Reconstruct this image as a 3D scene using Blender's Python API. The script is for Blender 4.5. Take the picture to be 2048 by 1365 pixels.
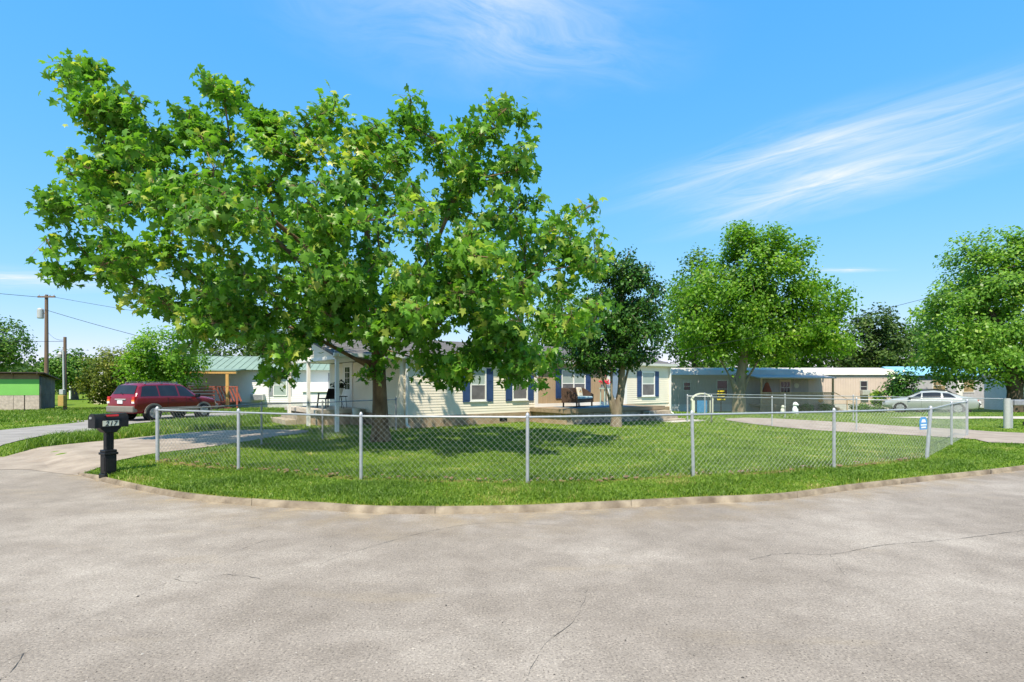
import bpy, math, random
import numpy as np
from mathutils import Vector, Matrix
R = math.radians
random.seed(7); rng = np.random.default_rng(11)
for o in list(bpy.data.objects): bpy.data.objects.remove(o)
scene = bpy.context.scene
col = scene.collection

# ------------------------------------------------------------------ camera, sky, sun, exposure
F = 1100.0; HZ = 768.0; CAMZ = 1.82; LAWN = 0.12
cam_d = bpy.data.cameras.new('camera'); cam = bpy.data.objects.new('camera', cam_d); col.objects.link(cam)
cam.location = (0, 0, CAMZ); cam.rotation_euler = (R(90), 0, 0)
cam_d.sensor_width = 36; cam_d.lens = F / 2048 * 36; cam_d.shift_y = (HZ - 682.5) / 2048
cam_d.clip_start = 0.05; cam_d.clip_end = 2000
scene.camera = cam
SUN = Vector((-0.15, -0.60, 1.0)).normalized()
world = bpy.data.worlds.new('World'); scene.world = world; world.use_nodes = True
nt = world.node_tree; nt.nodes.clear()
N = nt.nodes.new; L = nt.links.new
wo = N('ShaderNodeOutputWorld'); bg = N('ShaderNodeBackground'); L(bg.outputs[0], wo.inputs[0])
sky = N('ShaderNodeTexSky'); sky.sky_type = 'NISHITA'; sky.sun_disc = False
sky.sun_elevation = math.asin(SUN.z); sky.sun_rotation = math.atan2(SUN.x, SUN.y)
sky.air_density = 1.0; sky.dust_density = 0.0; sky.ozone_density = 2.5
bg.inputs['Strength'].default_value = 0.15
# thin cirrus, laid out on a cloud plane above the place (direction / height)
tc = N('ShaderNodeTexCoord'); sep = N('ShaderNodeSeparateXYZ'); L(tc.outputs['Generated'], sep.inputs[0])
zc = N('ShaderNodeMath'); zc.operation = 'MAXIMUM'; L(sep.outputs['Z'], zc.inputs[0]); zc.inputs[1].default_value = 0.03
dv = N('ShaderNodeVectorMath'); dv.operation = 'DIVIDE'; L(tc.outputs['Generated'], dv.inputs[0])
cmb = N('ShaderNodeCombineXYZ'); [L(zc.outputs[0], cmb.inputs[i]) for i in range(3)]; L(cmb.outputs[0], dv.inputs[1])
def streak(cx, cy, ln, wd, ang, k, nsc=1.0):
    a = N('ShaderNodeMapping'); a.vector_type = 'TEXTURE'; L(dv.outputs[0], a.inputs[0]); a.inputs['Location'].default_value = (cx, cy, 1.0); a.inputs['Rotation'].default_value = (0, 0, R(ang)); a.inputs['Scale'].default_value = (ln, wd, 1)
    wn = N('ShaderNodeTexNoise'); wn.inputs['Scale'].default_value = 1.3; wn.inputs['Detail'].default_value = 2; L(a.outputs[0], wn.inputs['Vector'])
    wv = N('ShaderNodeVectorMath'); wv.operation = 'MULTIPLY_ADD'; L(wn.outputs['Color'], wv.inputs[0]); wv.inputs[1].default_value = (.5, .9, 0); wv.inputs[2].default_value = (-.25, -.45, 0)
    ws = N('ShaderNodeVectorMath'); ws.operation = 'ADD'; L(a.outputs[0], ws.inputs[0]); L(wv.outputs[0], ws.inputs[1])
    g = N('ShaderNodeTexGradient'); g.gradient_type = 'QUADRATIC_SPHERE'; L(ws.outputs[0], g.inputs[0])
    st = N('ShaderNodeMapping'); L(ws.outputs[0], st.inputs[0]); st.inputs['Scale'].default_value = (1.1*nsc, 1.7*nsc, 1)
    n = N('ShaderNodeTexNoise'); n.inputs['Scale'].default_value = 1.6; n.inputs['Detail'].default_value = 8; n.inputs['Roughness'].default_value = .66; n.inputs['Distortion'].default_value = .5; L(st.outputs[0], n.inputs['Vector'])
    r = N('ShaderNodeMapRange'); L(n.outputs[0], r.inputs[0]); r.inputs[1].default_value = .3; r.inputs[2].default_value = .75; r.inputs[3].default_value = 0; r.inputs[4].default_value = k*2.2
    m = N('ShaderNodeMath'); m.operation = 'MULTIPLY'; L(g.outputs['Fac'], m.inputs[0]); L(r.outputs[0], m.inputs[1]); return m.outputs[0]
tot = None
for a in ((1.30, 2.30, 1.5, .42, -47, .62), (1.62, 2.72, 1.45, .68, -58, .8), (-.06, 1.48, .85, .55, 25, .5), (2.95, 4.85, .55, .16, 0, .8), (-4.7, 5.3, 2.2, .9, 0, .7), (3.0, .2, 1.6, .4, -50, .8), (-1.0, -2.0, 1.8, .5, -40, .8)):
    o_ = streak(*a)
    if tot is None: tot = o_
    else: q = N('ShaderNodeMath'); q.operation = 'ADD'; L(tot, q.inputs[0]); L(o_, q.inputs[1]); q.use_clamp = True; tot = q.outputs[0]
# camera-like grade of the sky colour, one power curve for each channel
sc3 = N('ShaderNodeSeparateColor'); L(sky.outputs[0], sc3.inputs[0]); cc3 = N('ShaderNodeCombineColor')
for ci, (gp, gk) in enumerate(((1.05, .45), (.46, 1.42), (.14, 3.35))):
    pw_ = N('ShaderNodeMath'); pw_.operation = 'POWER'; L(sc3.outputs[ci], pw_.inputs[0]); pw_.inputs[1].default_value = gp
    ml_ = N('ShaderNodeMath'); ml_.operation = 'MULTIPLY'; L(pw_.outputs[0], ml_.inputs[0]); ml_.inputs[1].default_value = gk; L(ml_.outputs[0], cc3.inputs[ci])
tn = cc3
mx = N('ShaderNodeMixRGB'); L(tot, mx.inputs[0]); L(tn.outputs[0], mx.inputs[1]); mx.inputs[2].default_value = (3.5, 3.75, 4.0, 1)
L(mx.outputs[0], bg.inputs['Color'])
sd = bpy.data.lights.new('sun', 'SUN'); sd.energy = 4.4; sd.angle = R(0.6); sd.color = (1.0, 0.90, 0.73)
so = bpy.data.objects.new('sun', sd); col.objects.link(so); so.location = (0, 0, 30)
so.rotation_euler = (-SUN).to_track_quat('-Z', 'Y').to_euler()
scene.view_settings.view_transform = 'Standard'; scene.view_settings.look = 'None'
scene.view_settings.gamma = 1; scene.view_settings.use_curve_mapping = False
scene.view_settings.exposure = 0.82
scene.render.engine = 'CYCLES'

# ------------------------------------------------------------------ helpers
MATS = {}
def pmat(name, c, rough=0.6, var=0.15, scale=6.0, bump=0.0, metal=0.0, spec=0.4, c2=None, detail=4, stretch=None):
    if name in MATS: return MATS[name]
    m = bpy.data.materials.new(name); m.use_nodes = True; t = m.node_tree; b = t.nodes['Principled BSDF']
    b.inputs['Roughness'].default_value = rough; b.inputs['Metallic'].default_value = metal; b.inputs['Specular IOR Level'].default_value = spec
    tcn = t.nodes.new('ShaderNodeTexCoord'); n = t.nodes.new('ShaderNodeTexNoise'); n.inputs['Scale'].default_value = scale; n.inputs['Detail'].default_value = detail
    src = tcn.outputs['Object']
    if stretch:
        mpn = t.nodes.new('ShaderNodeMapping'); mpn.inputs['Scale'].default_value = stretch; t.links.new(src, mpn.inputs[0]); src = mpn.outputs[0]
    t.links.new(src, n.inputs['Vector'])
    r = t.nodes.new('ShaderNodeValToRGB'); r.color_ramp.elements[0].position = 0.3; r.color_ramp.elements[1].position = 0.7
    d = c2 if c2 else tuple(min(1, x * (1 + var)) for x in c)
    a = c if c2 else tuple(x * (1 - var) for x in c)
    r.color_ramp.elements[0].color = (*a, 1); r.color_ramp.elements[1].color = (*d, 1)
    t.links.new(n.outputs[0], r.inputs[0]); t.links.new(r.outputs[0], b.inputs['Base Color'])
    if bump:
        bp = t.nodes.new('ShaderNodeBump'); bp.inputs['Strength'].default_value = bump; bp.inputs['Distance'].default_value = 0.02
        n2 = t.nodes.new('ShaderNodeTexNoise'); n2.inputs['Scale'].default_value = scale * 6; n2.inputs['Detail'].default_value = 5
        t.links.new(src, n2.inputs['Vector']); t.links.new(n2.outputs[0], bp.inputs['Height']); t.links.new(bp.outputs[0], b.inputs['Normal'])
    MATS[name] = m; return m

def leafmat(name, c, cy, rough=0.4, trans=0.35):
    m = bpy.data.materials.new(name); m.use_nodes = True; t = m.node_tree; b = t.nodes['Principled BSDF']; out = t.nodes['Material Output']
    a = t.nodes.new('ShaderNodeAttribute'); a.attribute_name = 'rnd'
    r = t.nodes.new('ShaderNodeValToRGB'); e = r.color_ramp.elements
    e[0].position = 0; e[0].color = (c[0] * .55, c[1] * .6, c[2] * .6, 1); e[1].position = 1; e[1].color = (*cy, 1)
    k = e.new(0.55); k.color = (*c, 1); k2 = e.new(0.88); k2.color = (c[0] * 1.35, c[1] * 1.25, c[2] * 1.1, 1)
    t.links.new(a.outputs['Fac'], r.inputs[0]); t.links.new(r.outputs[0], b.inputs['Base Color'])
    b.inputs['Roughness'].default_value = rough; b.inputs['Specular IOR Level'].default_value = 0.3
    tr = t.nodes.new('ShaderNodeBsdfTranslucent'); g = t.nodes.new('ShaderNodeMixRGB'); g.blend_type = 'MULTIPLY'; g.inputs[0].default_value = 1; g.inputs[2].default_value = (1.5, 1.6, 0.7, 1)
    t.links.new(r.outputs[0], g.inputs[1]); t.links.new(g.outputs[0], tr.inputs[0])
    mxs = t.nodes.new('ShaderNodeMixShader'); mxs.inputs[0].default_value = trans
    t.links.new(b.outputs[0], mxs.inputs[1]); t.links.new(tr.outputs[0], mxs.inputs[2]); t.links.new(mxs.outputs[0], out.inputs[0])
    return m

def tag(o, label=None, cat=None, group=None, kind=None):
    if label: o['label'] = label
    if cat: o['category'] = cat
    if group: o['group'] = group
    if kind: o['kind'] = kind
    return o
def link(name, me, mat=None, parent=None):
    o = bpy.data.objects.new(name, me); col.objects.link(o)
    if mat and me is not None and not me.materials: me.materials.append(mat)
    if parent: o.parent = parent
    return o
def empty(name, loc, rz=0, label=None, cat=None, group=None):
    o = bpy.data.objects.new(name, None); col.objects.link(o); o.location = loc; o.rotation_euler = (0, 0, rz); o.empty_display_size = 0.2
    return tag(o, label, cat, group)
def npmesh(name, V, Fc, rnd=None, smooth=False):
    me = bpy.data.meshes.new(name); V = np.asarray(V, dtype=np.float32); Fc = np.asarray(Fc, dtype=np.int32); k = Fc.shape[1]
    me.vertices.add(len(V)); me.vertices.foreach_set('co', V.ravel())
    me.loops.add(Fc.size); me.loops.foreach_set('vertex_index', Fc.ravel())
    me.polygons.add(len(Fc)); me.polygons.foreach_set('loop_start', np.arange(0, Fc.size, k, dtype=np.int32))
    if smooth: me.polygons.foreach_set('use_smooth', np.ones(len(Fc), dtype=bool))
    if rnd is not None:
        a = me.attributes.new('rnd', 'FLOAT', 'POINT'); a.data.foreach_set('value', np.asarray(rnd, dtype=np.float32))
    me.update(calc_edges=True); me.validate(); return me

class MB:
    def __init__(s): s.v = []; s.f = []
    def add(s, v, f):
        b = len(s.v); s.v += [tuple(x) for x in v]; s.f += [tuple(i + b for i in q) for q in f]; return s
    def box(s, x0, x1, y0, y1, z0, z1):
        return s.add([(x0,y0,z0),(x1,y0,z0),(x1,y1,z0),(x0,y1,z0),(x0,y0,z1),(x1,y0,z1),(x1,y1,z1),(x0,y1,z1)],
                     [(0,3,2,1),(4,5,6,7),(0,1,5,4),(1,2,6,5),(2,3,7,6),(3,0,4,7)])
    def bar(s, p, q, w, h):
        p = Vector(p); q = Vector(q); d = (q - p).normalized(); up = Vector((0,0,1)) if abs(d.z) < .95 else Vector((0,1,0))
        a = d.cross(up).normalized() * w / 2; b = a.cross(d).normalized() * h / 2
        return s.add([p-a-b,p+a-b,p+a+b,p-a+b,q-a-b,q+a-b,q+a+b,q-a+b], [(0,1,2,3),(7,6,5,4),(0,4,5,1),(1,5,6,2),(2,6,7,3),(3,7,4,0)])
    def cyl(s, p, q, r, r2=None, n=8, caps=True):
        p = Vector(p); q = Vector(q); r2 = r if r2 is None else r2; d = (q - p).normalized(); up = Vector((0,0,1)) if abs(d.z) < .95 else Vector((0,1,0))
        a = d.cross(up).normalized(); b = a.cross(d).normalized(); v = []
        for c, rr in ((p, r), (q, r2)):
            v += [c + (a * math.cos(6.28318*i/n) + b * math.sin(6.28318*i/n)) * rr for i in range(n)]
        f = [(i, (i+1) % n, n+(i+1) % n, n+i) for i in range(n)]
        if caps: f += [tuple(range(n))[::-1], tuple(range(n, 2*n))]
        return s.add(v, f)
    def prism(s, pts, d):
        n = len(pts); d = Vector(d); v = [Vector(p) for p in pts] + [Vector(p) + d for p in pts]
        return s.add(v, [tuple(range(n))[::-1], tuple(range(n, 2*n))] + [(i, (i+1) % n, n+(i+1) % n, n+i) for i in range(n)])
    def lathe(s, prof, c=(0,0,0), n=14):
        v = []; f = []
        for r, z in prof: v += [(c[0]+r*math.cos(6.28318*i/n), c[1]+r*math.sin(6.28318*i/n), c[2]+z) for i in range(n)]
        for j in range(len(prof)-1): f += [(j*n+i, j*n+(i+1) % n, (j+1)*n+(i+1) % n, (j+1)*n+i) for i in range(n)]
        f += [tuple(range(n))[::-1], tuple(range((len(prof)-1)*n, len(prof)*n))]
        return s.add(v, f)
    def build(s, name, mat, parent=None, smooth=False, bevel=0, angle=35):
        me = bpy.data.meshes.new(name); me.from_pydata(s.v, [], s.f); me.update()
        if smooth:
            me.polygons.foreach_set('use_smooth', [True]*len(me.polygons)); me.set_sharp_from_angle(angle=R(angle))
        o = link(name, me, mat, parent)
        if bevel:
            m = o.modifiers.new('bevel', 'BEVEL'); m.width = bevel; m.segments = 2; m.limit_method = 'ANGLE'
        return o
def px(x, y, z=LAWN):
    Y = (CAMZ - z) * F / (y - HZ); return ((x - 1024) / F * Y, Y)
def pd(x, y, Y): return Vector(((x - 1024) / F * Y, Y, CAMZ - (y - HZ) / F * Y))
def catmull(P, step):
    P = [np.array(p, float) for p in P]; out = []
    for i in range(len(P)-1):
        p0 = P[max(0, i-1)]; p1 = P[i]; p2 = P[i+1]; p3 = P[min(len(P)-1, i+2)]
        n = max(2, int(np.linalg.norm(p2-p1)/step))
        for k in range(n):
            t = k/n; out.append(.5*((2*p1)+(-p0+p2)*t+(2*p0-5*p1+4*p2-p3)*t*t+(-p0+3*p1-3*p2+p3)*t**3))
    out.append(P[-1]); return np.array(out)
def inpoly(X, Y, poly):
    r = np.zeros(X.shape, bool); n = len(poly)
    for i in range(n):
        x1, y1 = poly[i]; x2, y2 = poly[(i+1) % n]
        c = ((y1 > Y) != (y2 > Y)) & (X < (x2-x1)*(Y-y1)/((y2-y1) if y2 != y1 else 1e-9)+x1); r ^= c
    return r
def distline(X, Y, pl):
    d = np.full(X.shape, 1e9)
    for (a, b) in zip(pl[:-1], pl[1:]):
        ax, ay = a; bx, by = b; vx, vy = bx-ax, by-ay; t = np.clip(((X-ax)*vx+(Y-ay)*vy)/(vx*vx+vy*vy), 0, 1)
        d = np.minimum(d, np.hypot(X-ax-t*vx, Y-ay-t*vy))
    return d
def sstep(a, b, x):
    t = np.clip((x-a)/(b-a), 0, 1); return t*t*(3-2*t)

# ------------------------------------------------------------------ ground layout
kerb_px = [(150,948),(230,970),(350,995),(480,1010),(640,1020),(770,1028),(1024,1026),(1200,1018),(1400,1008),(1560,1000),(1700,981),(1850,963),(2048,940)]
kerb_w = [px(x, y, 0) for x, y in kerb_px]
edge_ctrl = [(-150,40),(-60,22),(-22,15.8),px(0,915,0)] + kerb_w + [(14.5,13.7),(20,16),(40,22),(150,45)]
edge = catmull(edge_ctrl, 0.12)
ORG = np.array([0.0, -1.0])
ang_e = np.arctan2(edge[:,1]-ORG[1], edge[:,0]-ORG[0]); rad_e = np.hypot(edge[:,0]-ORG[0], edge[:,1]-ORG[1])
order = np.argsort(ang_e); ANG = ang_e[order]; RAD = rad_e[order]
def dk(X, Y):   # radial distance behind the kerb line
    a = np.arctan2(Y-ORG[1], X-ORG[0]); return np.hypot(X-ORG[0], Y-ORG[1]) - np.interp(a, ANG, RAD)
def H(X, Y):
    X = np.asarray(X, float); Y = np.asarray(Y, float); d = dk(X, Y)
    ap = 1 - sstep(-8.2, -7.6, X) ; ap = ap*sstep(-40, -20, X) + (1-sstep(-40,-20,X))
    z = (.075+(LAWN-.075)*sstep(.1,.9,d))*(1-ap) + ap*LAWN*sstep(-0.1, 2.2, d)
    z = z - 0.57*sstep(30, 46, Y)*sstep(6, 14, X)
    return z + 0.012*np.sin(X*1.7+Y*.6)*np.sin(Y*1.1)*sstep(.4, 1.5, d)*(1-ap)
def Hs(x, y): return float(H(np.array([x]), np.array([y]))[0])

front_pts = [px(315,925),px(477,940),px(722,958),px(1055,968),px(1387,955),px(1668,936),px(1853,917)]
left_pts = [front_pts[0],px(523,890),px(645,879),px(792,861)]
right_pts = [front_pts[-1],px(1903,891),px(1934,872)]
back_pts = [right_pts[-1],px(1713,863),px(1544,853),px(1423,845)]
gate_pts = [px(1423,845),px(1375,844)]

drive_a = [px(-60,940,.0),px(60,938,.02),px(155,945,.06),px(240,922),px(315,908),px(450,891),px(560,873),px(612,866),px(600,861),px(450,862),px(310,873),px(130,891),px(0,912,.05),px(-80,928,.0)]
drive_b = [px(-80,912),px(0,893),px(90,872),px(215,860),(-16.0,23.6),(-13.6,30),(-17.5,31.5),(-19.8,24.6),px(170,845),px(0,862),px(-80,874)]
drive_c = [px(1455,842),px(1560,856),px(1713,867),px(1850,874),px(1950,880),px(2060,889),(24,17.5),(24,20.5),px(2060,868),px(1935,861),px(1850,856),px(1713,848),px(1540,838),px(1455,838)]
walk_d = [(20.5,26.6),(50,26.6),(50,28.2),(20.5,28.2)]
HA = Vector((-4.23, 20.8)); HU = Vector((.799,.602)); HN = Vector((-.602,.799)); HROT = math.atan2(.602,.799)
def hw(x, y): p = HA + HU*x + HN*y; return (p.x, p.y)
house_poly = [hw(0,-.05),hw(6.2,-.05),hw(6.2,-2.5),hw(12.7,-2.5),hw(12.7,0),hw(16.4,0),hw(16.4,8),hw(-2.2,8),hw(-2.2,3.1),hw(0,3.1)]

# asphalt
def asphalt():
    m = bpy.data.materials.new('worn_asphalt'); m.use_nodes = True; t = m.node_tree; b = t.nodes['Principled BSDF']; n = t.nodes.new; l = t.links.new
    tcn = n('ShaderNodeTexCoord')
    def noise(s, d=4, ro=.55, st=None):
        q = n('ShaderNodeTexNoise'); q.inputs['Scale'].default_value = s; q.inputs['Detail'].default_value = d; q.inputs['Roughness'].default_value = ro
        if st:
            mm = n('ShaderNodeMapping'); mm.inputs['Scale'].default_value = st; l(tcn.outputs['Object'], mm.inputs[0]); l(mm.outputs[0], q.inputs['Vector'])
        else: l(tcn.outputs['Object'], q.inputs['Vector'])
        return q
    def ramp(src, stops):
        r = n('ShaderNodeValToRGB'); e = r.color_ramp.elements
        e[0].position, e[0].color = stops[0][0], (*stops[0][1], 1); e[1].position, e[1].color = stops[-1][0], (*stops[-1][1], 1)
        for p, c in stops[1:-1]: k = e.new(p); k.color = (*c, 1)
        l(src, r.inputs[0]); return r
    def mix(mode, f, a, bb):
        q = n('ShaderNodeMixRGB'); q.blend_type = mode
        if isinstance(f, float): q.inputs[0].default_value = f
        else: l(f, q.inputs[0])
        l(a, q.inputs[1]); l(bb, q.inputs[2]); return q.outputs[0]
    big = ramp(noise(.32, 5, .6, (1, 1.5, 1)).outputs[0], [(.26, (.225,.190,.157)), (.5, (.285,.245,.207)), (.70, (.385,.338,.290))])
    mid = ramp(noise(2.2, 6, .65).outputs[0], [(.3, (.82,.81,.80)), (.7, (1.12,1.12,1.12))])
    c = mix('MULTIPLY', 1.0, big.outputs[0], mid.outputs[0])
    ag = noise(58, 3, .75); agr = ramp(ag.outputs[0], [(.34, (.28,.27,.26)), (.44, (.95,.95,.95)), (.58, (1.06,1.06,1.05)), (.68, (1.75,1.73,1.66))])
    c = mix('MULTIPLY', .85, c, agr.outputs[0])
    vo = n('ShaderNodeTexVoronoi'); vo.inputs['Scale'].default_value = 60; l(tcn.outputs['Object'], vo.inputs['Vector'])
    vr = ramp(vo.outputs['Color'], [(.0, (.72,.72,.72)), (.85, (1.06,1.06,1.06)), (1, (1.5,1.5,1.45))]); c = mix('MULTIPLY', .6, c, vr.outputs[0])
    st = ramp(noise(.9, 5, .6, (.5, 1.6, 1)).outputs[0], [(.60, (0,0,0)), (.74, (1,1,1))])
    tan = n('ShaderNodeRGB'); tan.outputs[0].default_value = (.33,.265,.18,1)
    fm = n('ShaderNodeMath'); fm.operation = 'MULTIPLY'; l(st.outputs[0], fm.inputs[0]); fm.inputs[1].default_value = .4
    c = mix('MIX', fm.outputs[0], c, tan.outputs[0])
    l(c, b.inputs['Base Color']); b.inputs['Roughness'].default_value = .85; b.inputs['Specular IOR Level'].default_value = .25
    bp = n('ShaderNodeBump'); bp.inputs['Strength'].default_value = .55; bp.inputs['Distance'].default_value = .012; l(ag.outputs[0], bp.inputs['Height']); l(bp.outputs[0], b.inputs['Normal'])
    return m
M_road = asphalt()
road = tag(link('road', npmesh('road', [(-160,-80,0),(160,-80,0),(160,26,0),(-160,26,0)], [(0,1,2,3)]), M_road), kind='structure')

# lawn sheet, fanned out behind the kerb to the horizon
def lawn_mat():
    m = bpy.data.materials.new('lawn_ground'); m.use_nodes = True; t = m.node_tree; b = t.nodes['Principled BSDF']; n = t.nodes.new; l = t.links.new
    tcn = n('ShaderNodeTexCoord'); q = n('ShaderNodeTexNoise'); q.inputs['Scale'].default_value = .8; q.inputs['Detail'].default_value = 8; l(tcn.outputs['Object'], q.inputs['Vector'])
    r = n('ShaderNodeValToRGB'); e = r.color_ramp.elements; e[0].position = .3; e[0].color = (.085,.15,.014,1); e[1].position = .72; e[1].color = (.19,.22,.035,1); k = e.new(.5); k.color = (.125,.20,.018,1)
    l(q.outputs[0], r.inputs[0])
    a = n('ShaderNodeAttribute'); a.attribute_name = 'rnd'
    q2 = n('ShaderNodeTexNoise'); q2.inputs['Scale'].default_value = 3.5; q2.inputs['Detail'].default_value = 6; l(tcn.outputs['Object'], q2.inputs['Vector'])
    mm = n('ShaderNodeMath'); mm.operation = 'MULTIPLY_ADD'; l(q2.outputs[0], mm.inputs[0]); mm.inputs[1].default_value = 1.6; mm.inputs[2].default_value = -.8
    ad = n('ShaderNodeMath'); ad.operation = 'ADD'; ad.use_clamp = True; l(a.outputs['Fac'], ad.inputs[0]); l(mm.outputs[0], ad.inputs[1])
    ml = n('ShaderNodeMath'); ml.operation = 'MULTIPLY'; l(ad.outputs[0], ml.inputs[0]); l(a.outputs['Fac'], ml.inputs[1]); ml.use_clamp = True
    mx2 = n('ShaderNodeMixRGB'); l(ml.outputs[0], mx2.inputs[0]); l(r.outputs[0], mx2.inputs[1]); mx2.inputs[2].default_value = (.20,.125,.06,1)
    l(mx2.outputs[0], b.inputs['Base Color']); b.inputs['Roughness'].default_value = .95; b.inputs['Specular IOR Level'].default_value = .1
    bp = n('ShaderNodeBump'); bp.inputs['Strength'].default_value = .6; bp.inputs['Distance'].default_value = .04
    q3 = n('ShaderNodeTexNoise'); q3.inputs['Scale'].default_value = 28; q3.inputs['Detail'].default_value = 4; l(tcn.outputs['Object'], q3.inputs['Vector']); l(q3.outputs[0], bp.inputs['Height']); l(bp.outputs[0], b.inputs['Normal'])
    return m
ds = list(np.concatenate([[0.1,.16,.24,.35],np.arange(.5,9,.2),np.arange(9,24,.6)]))
x = ds[-1]
while x < 700: x *= 1.13; ds.append(x)
E = edge[::2]; dirs = (E-ORG)/np.linalg.norm(E-ORG, axis=1)[:,None]
G = E[:,None,:] + dirs[:,None,:]*np.array(ds)[None,:,None]
gx, gy = G[...,0], G[...,1]; gz = H(gx, gy)
trunk_xy = px(762,882)
dirt = np.maximum(1-distline(gx, gy, front_pts)/.28, 1-distline(gx, gy, left_pts)/.5); dirt = np.maximum(dirt, 1-np.hypot(gx-trunk_xy[0], gy-trunk_xy[1])/1.1); dirt = np.maximum(dirt, .8*(1-np.abs(dk(gx,gy)-.2)/.12)); dirt = np.clip(dirt, 0, 1)
ni, nj = gx.shape; idx = np.arange(ni*nj).reshape(ni, nj)
fc = np.stack([idx[:-1,:-1],idx[1:,:-1],idx[1:,1:],idx[:-1,1:]], -1).reshape(-1, 4)[:, ::-1]
M_lawn = lawn_mat()
tag(link('lawn', npmesh('lawn', np.stack([gx,gy,gz],-1).reshape(-1,3), fc, dirt.ravel(), True), M_lawn), kind='structure')

def drape(name, poly, mat, off, step=.45):
    import bmesh
    P = catmull(list(poly)+[poly[0]], 1.2)[:-1]; xs = P[:,0]; ys = P[:,1]
    bm = bmesh.new(); f = bm.faces.new([bm.verts.new((a, b, 0)) for a, b in P])
    for ax, lo, hi in ((0, xs.min(), xs.max()), (1, ys.min(), ys.max())):
        k = lo+step
        while k < hi:
            no = (1,0,0) if ax == 0 else (0,1,0); co = (k,0,0) if ax == 0 else (0,k,0)
            bmesh.ops.bisect_plane(bm, geom=bm.verts[:]+bm.edges[:]+bm.faces[:], plane_co=co, plane_no=no); k += step
    X = np.array([v.co.x for v in bm.verts]); Y = np.array([v.co.y for v in bm.verts]); Z = H(X, Y)+off*(.25+.75*sstep(-.2,.8,dk(X,Y)))
    for v, z in zip(bm.verts, Z): v.co.z = max(z, .005)
    bmesh.ops.recalc_face_normals(bm, faces=bm.faces[:])
    if sum(f.normal.z for f in bm.faces) < 0: bmesh.ops.reverse_faces(bm, faces=bm.faces[:])
    me = bpy.data.meshes.new(name); bm.to_mesh(me); bm.free(); return tag(link(name, me, mat), kind='structure')
M_grav = pmat('pale_gravel', (.24,.195,.155), .95, scale=2.0, bump=.7, c2=(.36,.30,.245), detail=9)
M_lane = pmat('grey_lane', (.22,.20,.18), .9, scale=1.5, bump=.4, c2=(.31,.285,.26), detail=8)
M_conc = pmat('concrete', (.42,.37,.31), .9, scale=1.6, bump=.35, c2=(.55,.49,.42), detail=9)
drape('gravel_driveway', drive_a, M_grav, .022); drape('side_lane', drive_b, M_lane, .024); drape('right_driveway', drive_c, M_grav, .026); drape('concrete_walk', walk_d, M_conc, .02)

# kerb, cast in lengths
M_kerb = pmat('sandy_concrete_kerb', (.12,.09,.062), .92, scale=3.4, bump=.9, c2=(.32,.26,.185), detail=10)
kp = catmull(kerb_w + [(14.5,13.7),(20,16)], .1); kd = (kp-ORG)/np.linalg.norm(kp-ORG, axis=1)[:,None]
kerb = tag(empty('kerb', (0,0,0)), kind='structure')
nseg = 28; i0 = 0
while i0 < len(kp)-3:
    i1 = min(i0+nseg, len(kp)-1); m = MB(); v = []; jit = random.uniform(-.004,.004)
    for i in range(i0, i1+1):
        p = kp[i].copy(); d = kd[i]
        if i == i0: p = p + (kp[i+1]-kp[i])*.035
        if i == i1: p = p - (kp[i]-kp[i-1])*.035
        s = min(1, (i+1)/14)
        for dd, z in ((-.03,-.03),(-.012,.012),(.03,.066),(.055,.082),(.12,.086),(.16,.0)): v.append((p[0]+d[0]*dd, p[1]+d[1]*dd, (z+jit)*s if z > .03 else z))
    n = i1-i0+1; f = []
    for i in range(n-1): f += [(i*6+j, i*6+j+1, (i+1)*6+j+1, (i+1)*6+j) for j in range(5)]
    f += [tuple(range(6)), tuple(range((n-1)*6, n*6))[::-1]]
    m.add(v, f).build('kerb_stone', M_kerb, kerb, smooth=True, angle=40); i0 = i1

# cracks in the asphalt
M_crack = pmat('crack_tar', (.07,.063,.056), .95, .2)  # dark tar colour of the crack lines
for pts, w in (([(0,1330),(95,1283),(150,1250),(245,1208),(345,1160),(430,1120),(560,1070)], .008), ([(640,1130),(690,1110),(830,1070),(930,1050)], .006), ([(0,1365),(40,1320),(60,1300)], .008), ([(345,1160),(400,1165),(450,1150),(520,1158)], .005), ([(930,1050),(1010,1046),(1120,1052)], .004), ([(1500,1120),(1570,1108),(1660,1110),(1760,1092),(1900,1080),(2048,1062)], .005), ([(1660,1110),(1690,1150),(1740,1190)], .004), ([(1050,1365),(1090,1290),(1150,1240),(1175,1180)], .005), ([(1930,975),(1985,990),(2048,1000)], .006)):
    P = catmull([px(a, b, 0) for a, b in pts], .05); m = MB(); v = []
    for i, p in enumerate(P):
        o = random.uniform(-.012,.012); ww = w*random.uniform(.15,1); v += [(p[0]+o, p[1]-ww+o, .004), (p[0]+o, p[1]+ww+o, .004)]
    m.add(v, [(2*i,2*i+2,2*i+3,2*i+1) for i in range(len(P)-1)]).build('road_crack', M_crack, road)

# sand washed into the gutter, and loose grit
def sandmat():
    m = pmat('gutter_sand', (.34,.26,.17), .95, scale=3, c2=(.46,.37,.26), detail=8); t = m.node_tree; b = t.nodes['Principled BSDF']
    a = t.nodes.new('ShaderNodeAttribute'); a.attribute_name = 'rnd'; n = t.nodes.new('ShaderNodeTexNoise'); n.inputs['Scale'].default_value = 1.7; n.inputs['Detail'].default_value = 9; tcx = t.nodes.new('ShaderNodeTexCoord'); t.links.new(tcx.outputs['Object'], n.inputs['Vector'])
    r = t.nodes.new('ShaderNodeMapRange'); r.inputs[1].default_value = .38; r.inputs[2].default_value = .68; t.links.new(n.outputs[0], r.inputs[0]); q = t.nodes.new('ShaderNodeMath'); q.operation = 'MULTIPLY'; t.links.new(r.outputs[0], q.inputs[0]); t.links.new(a.outputs['Fac'], q.inputs[1]); t.links.new(q.outputs[0], b.inputs['Alpha']); return m
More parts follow.
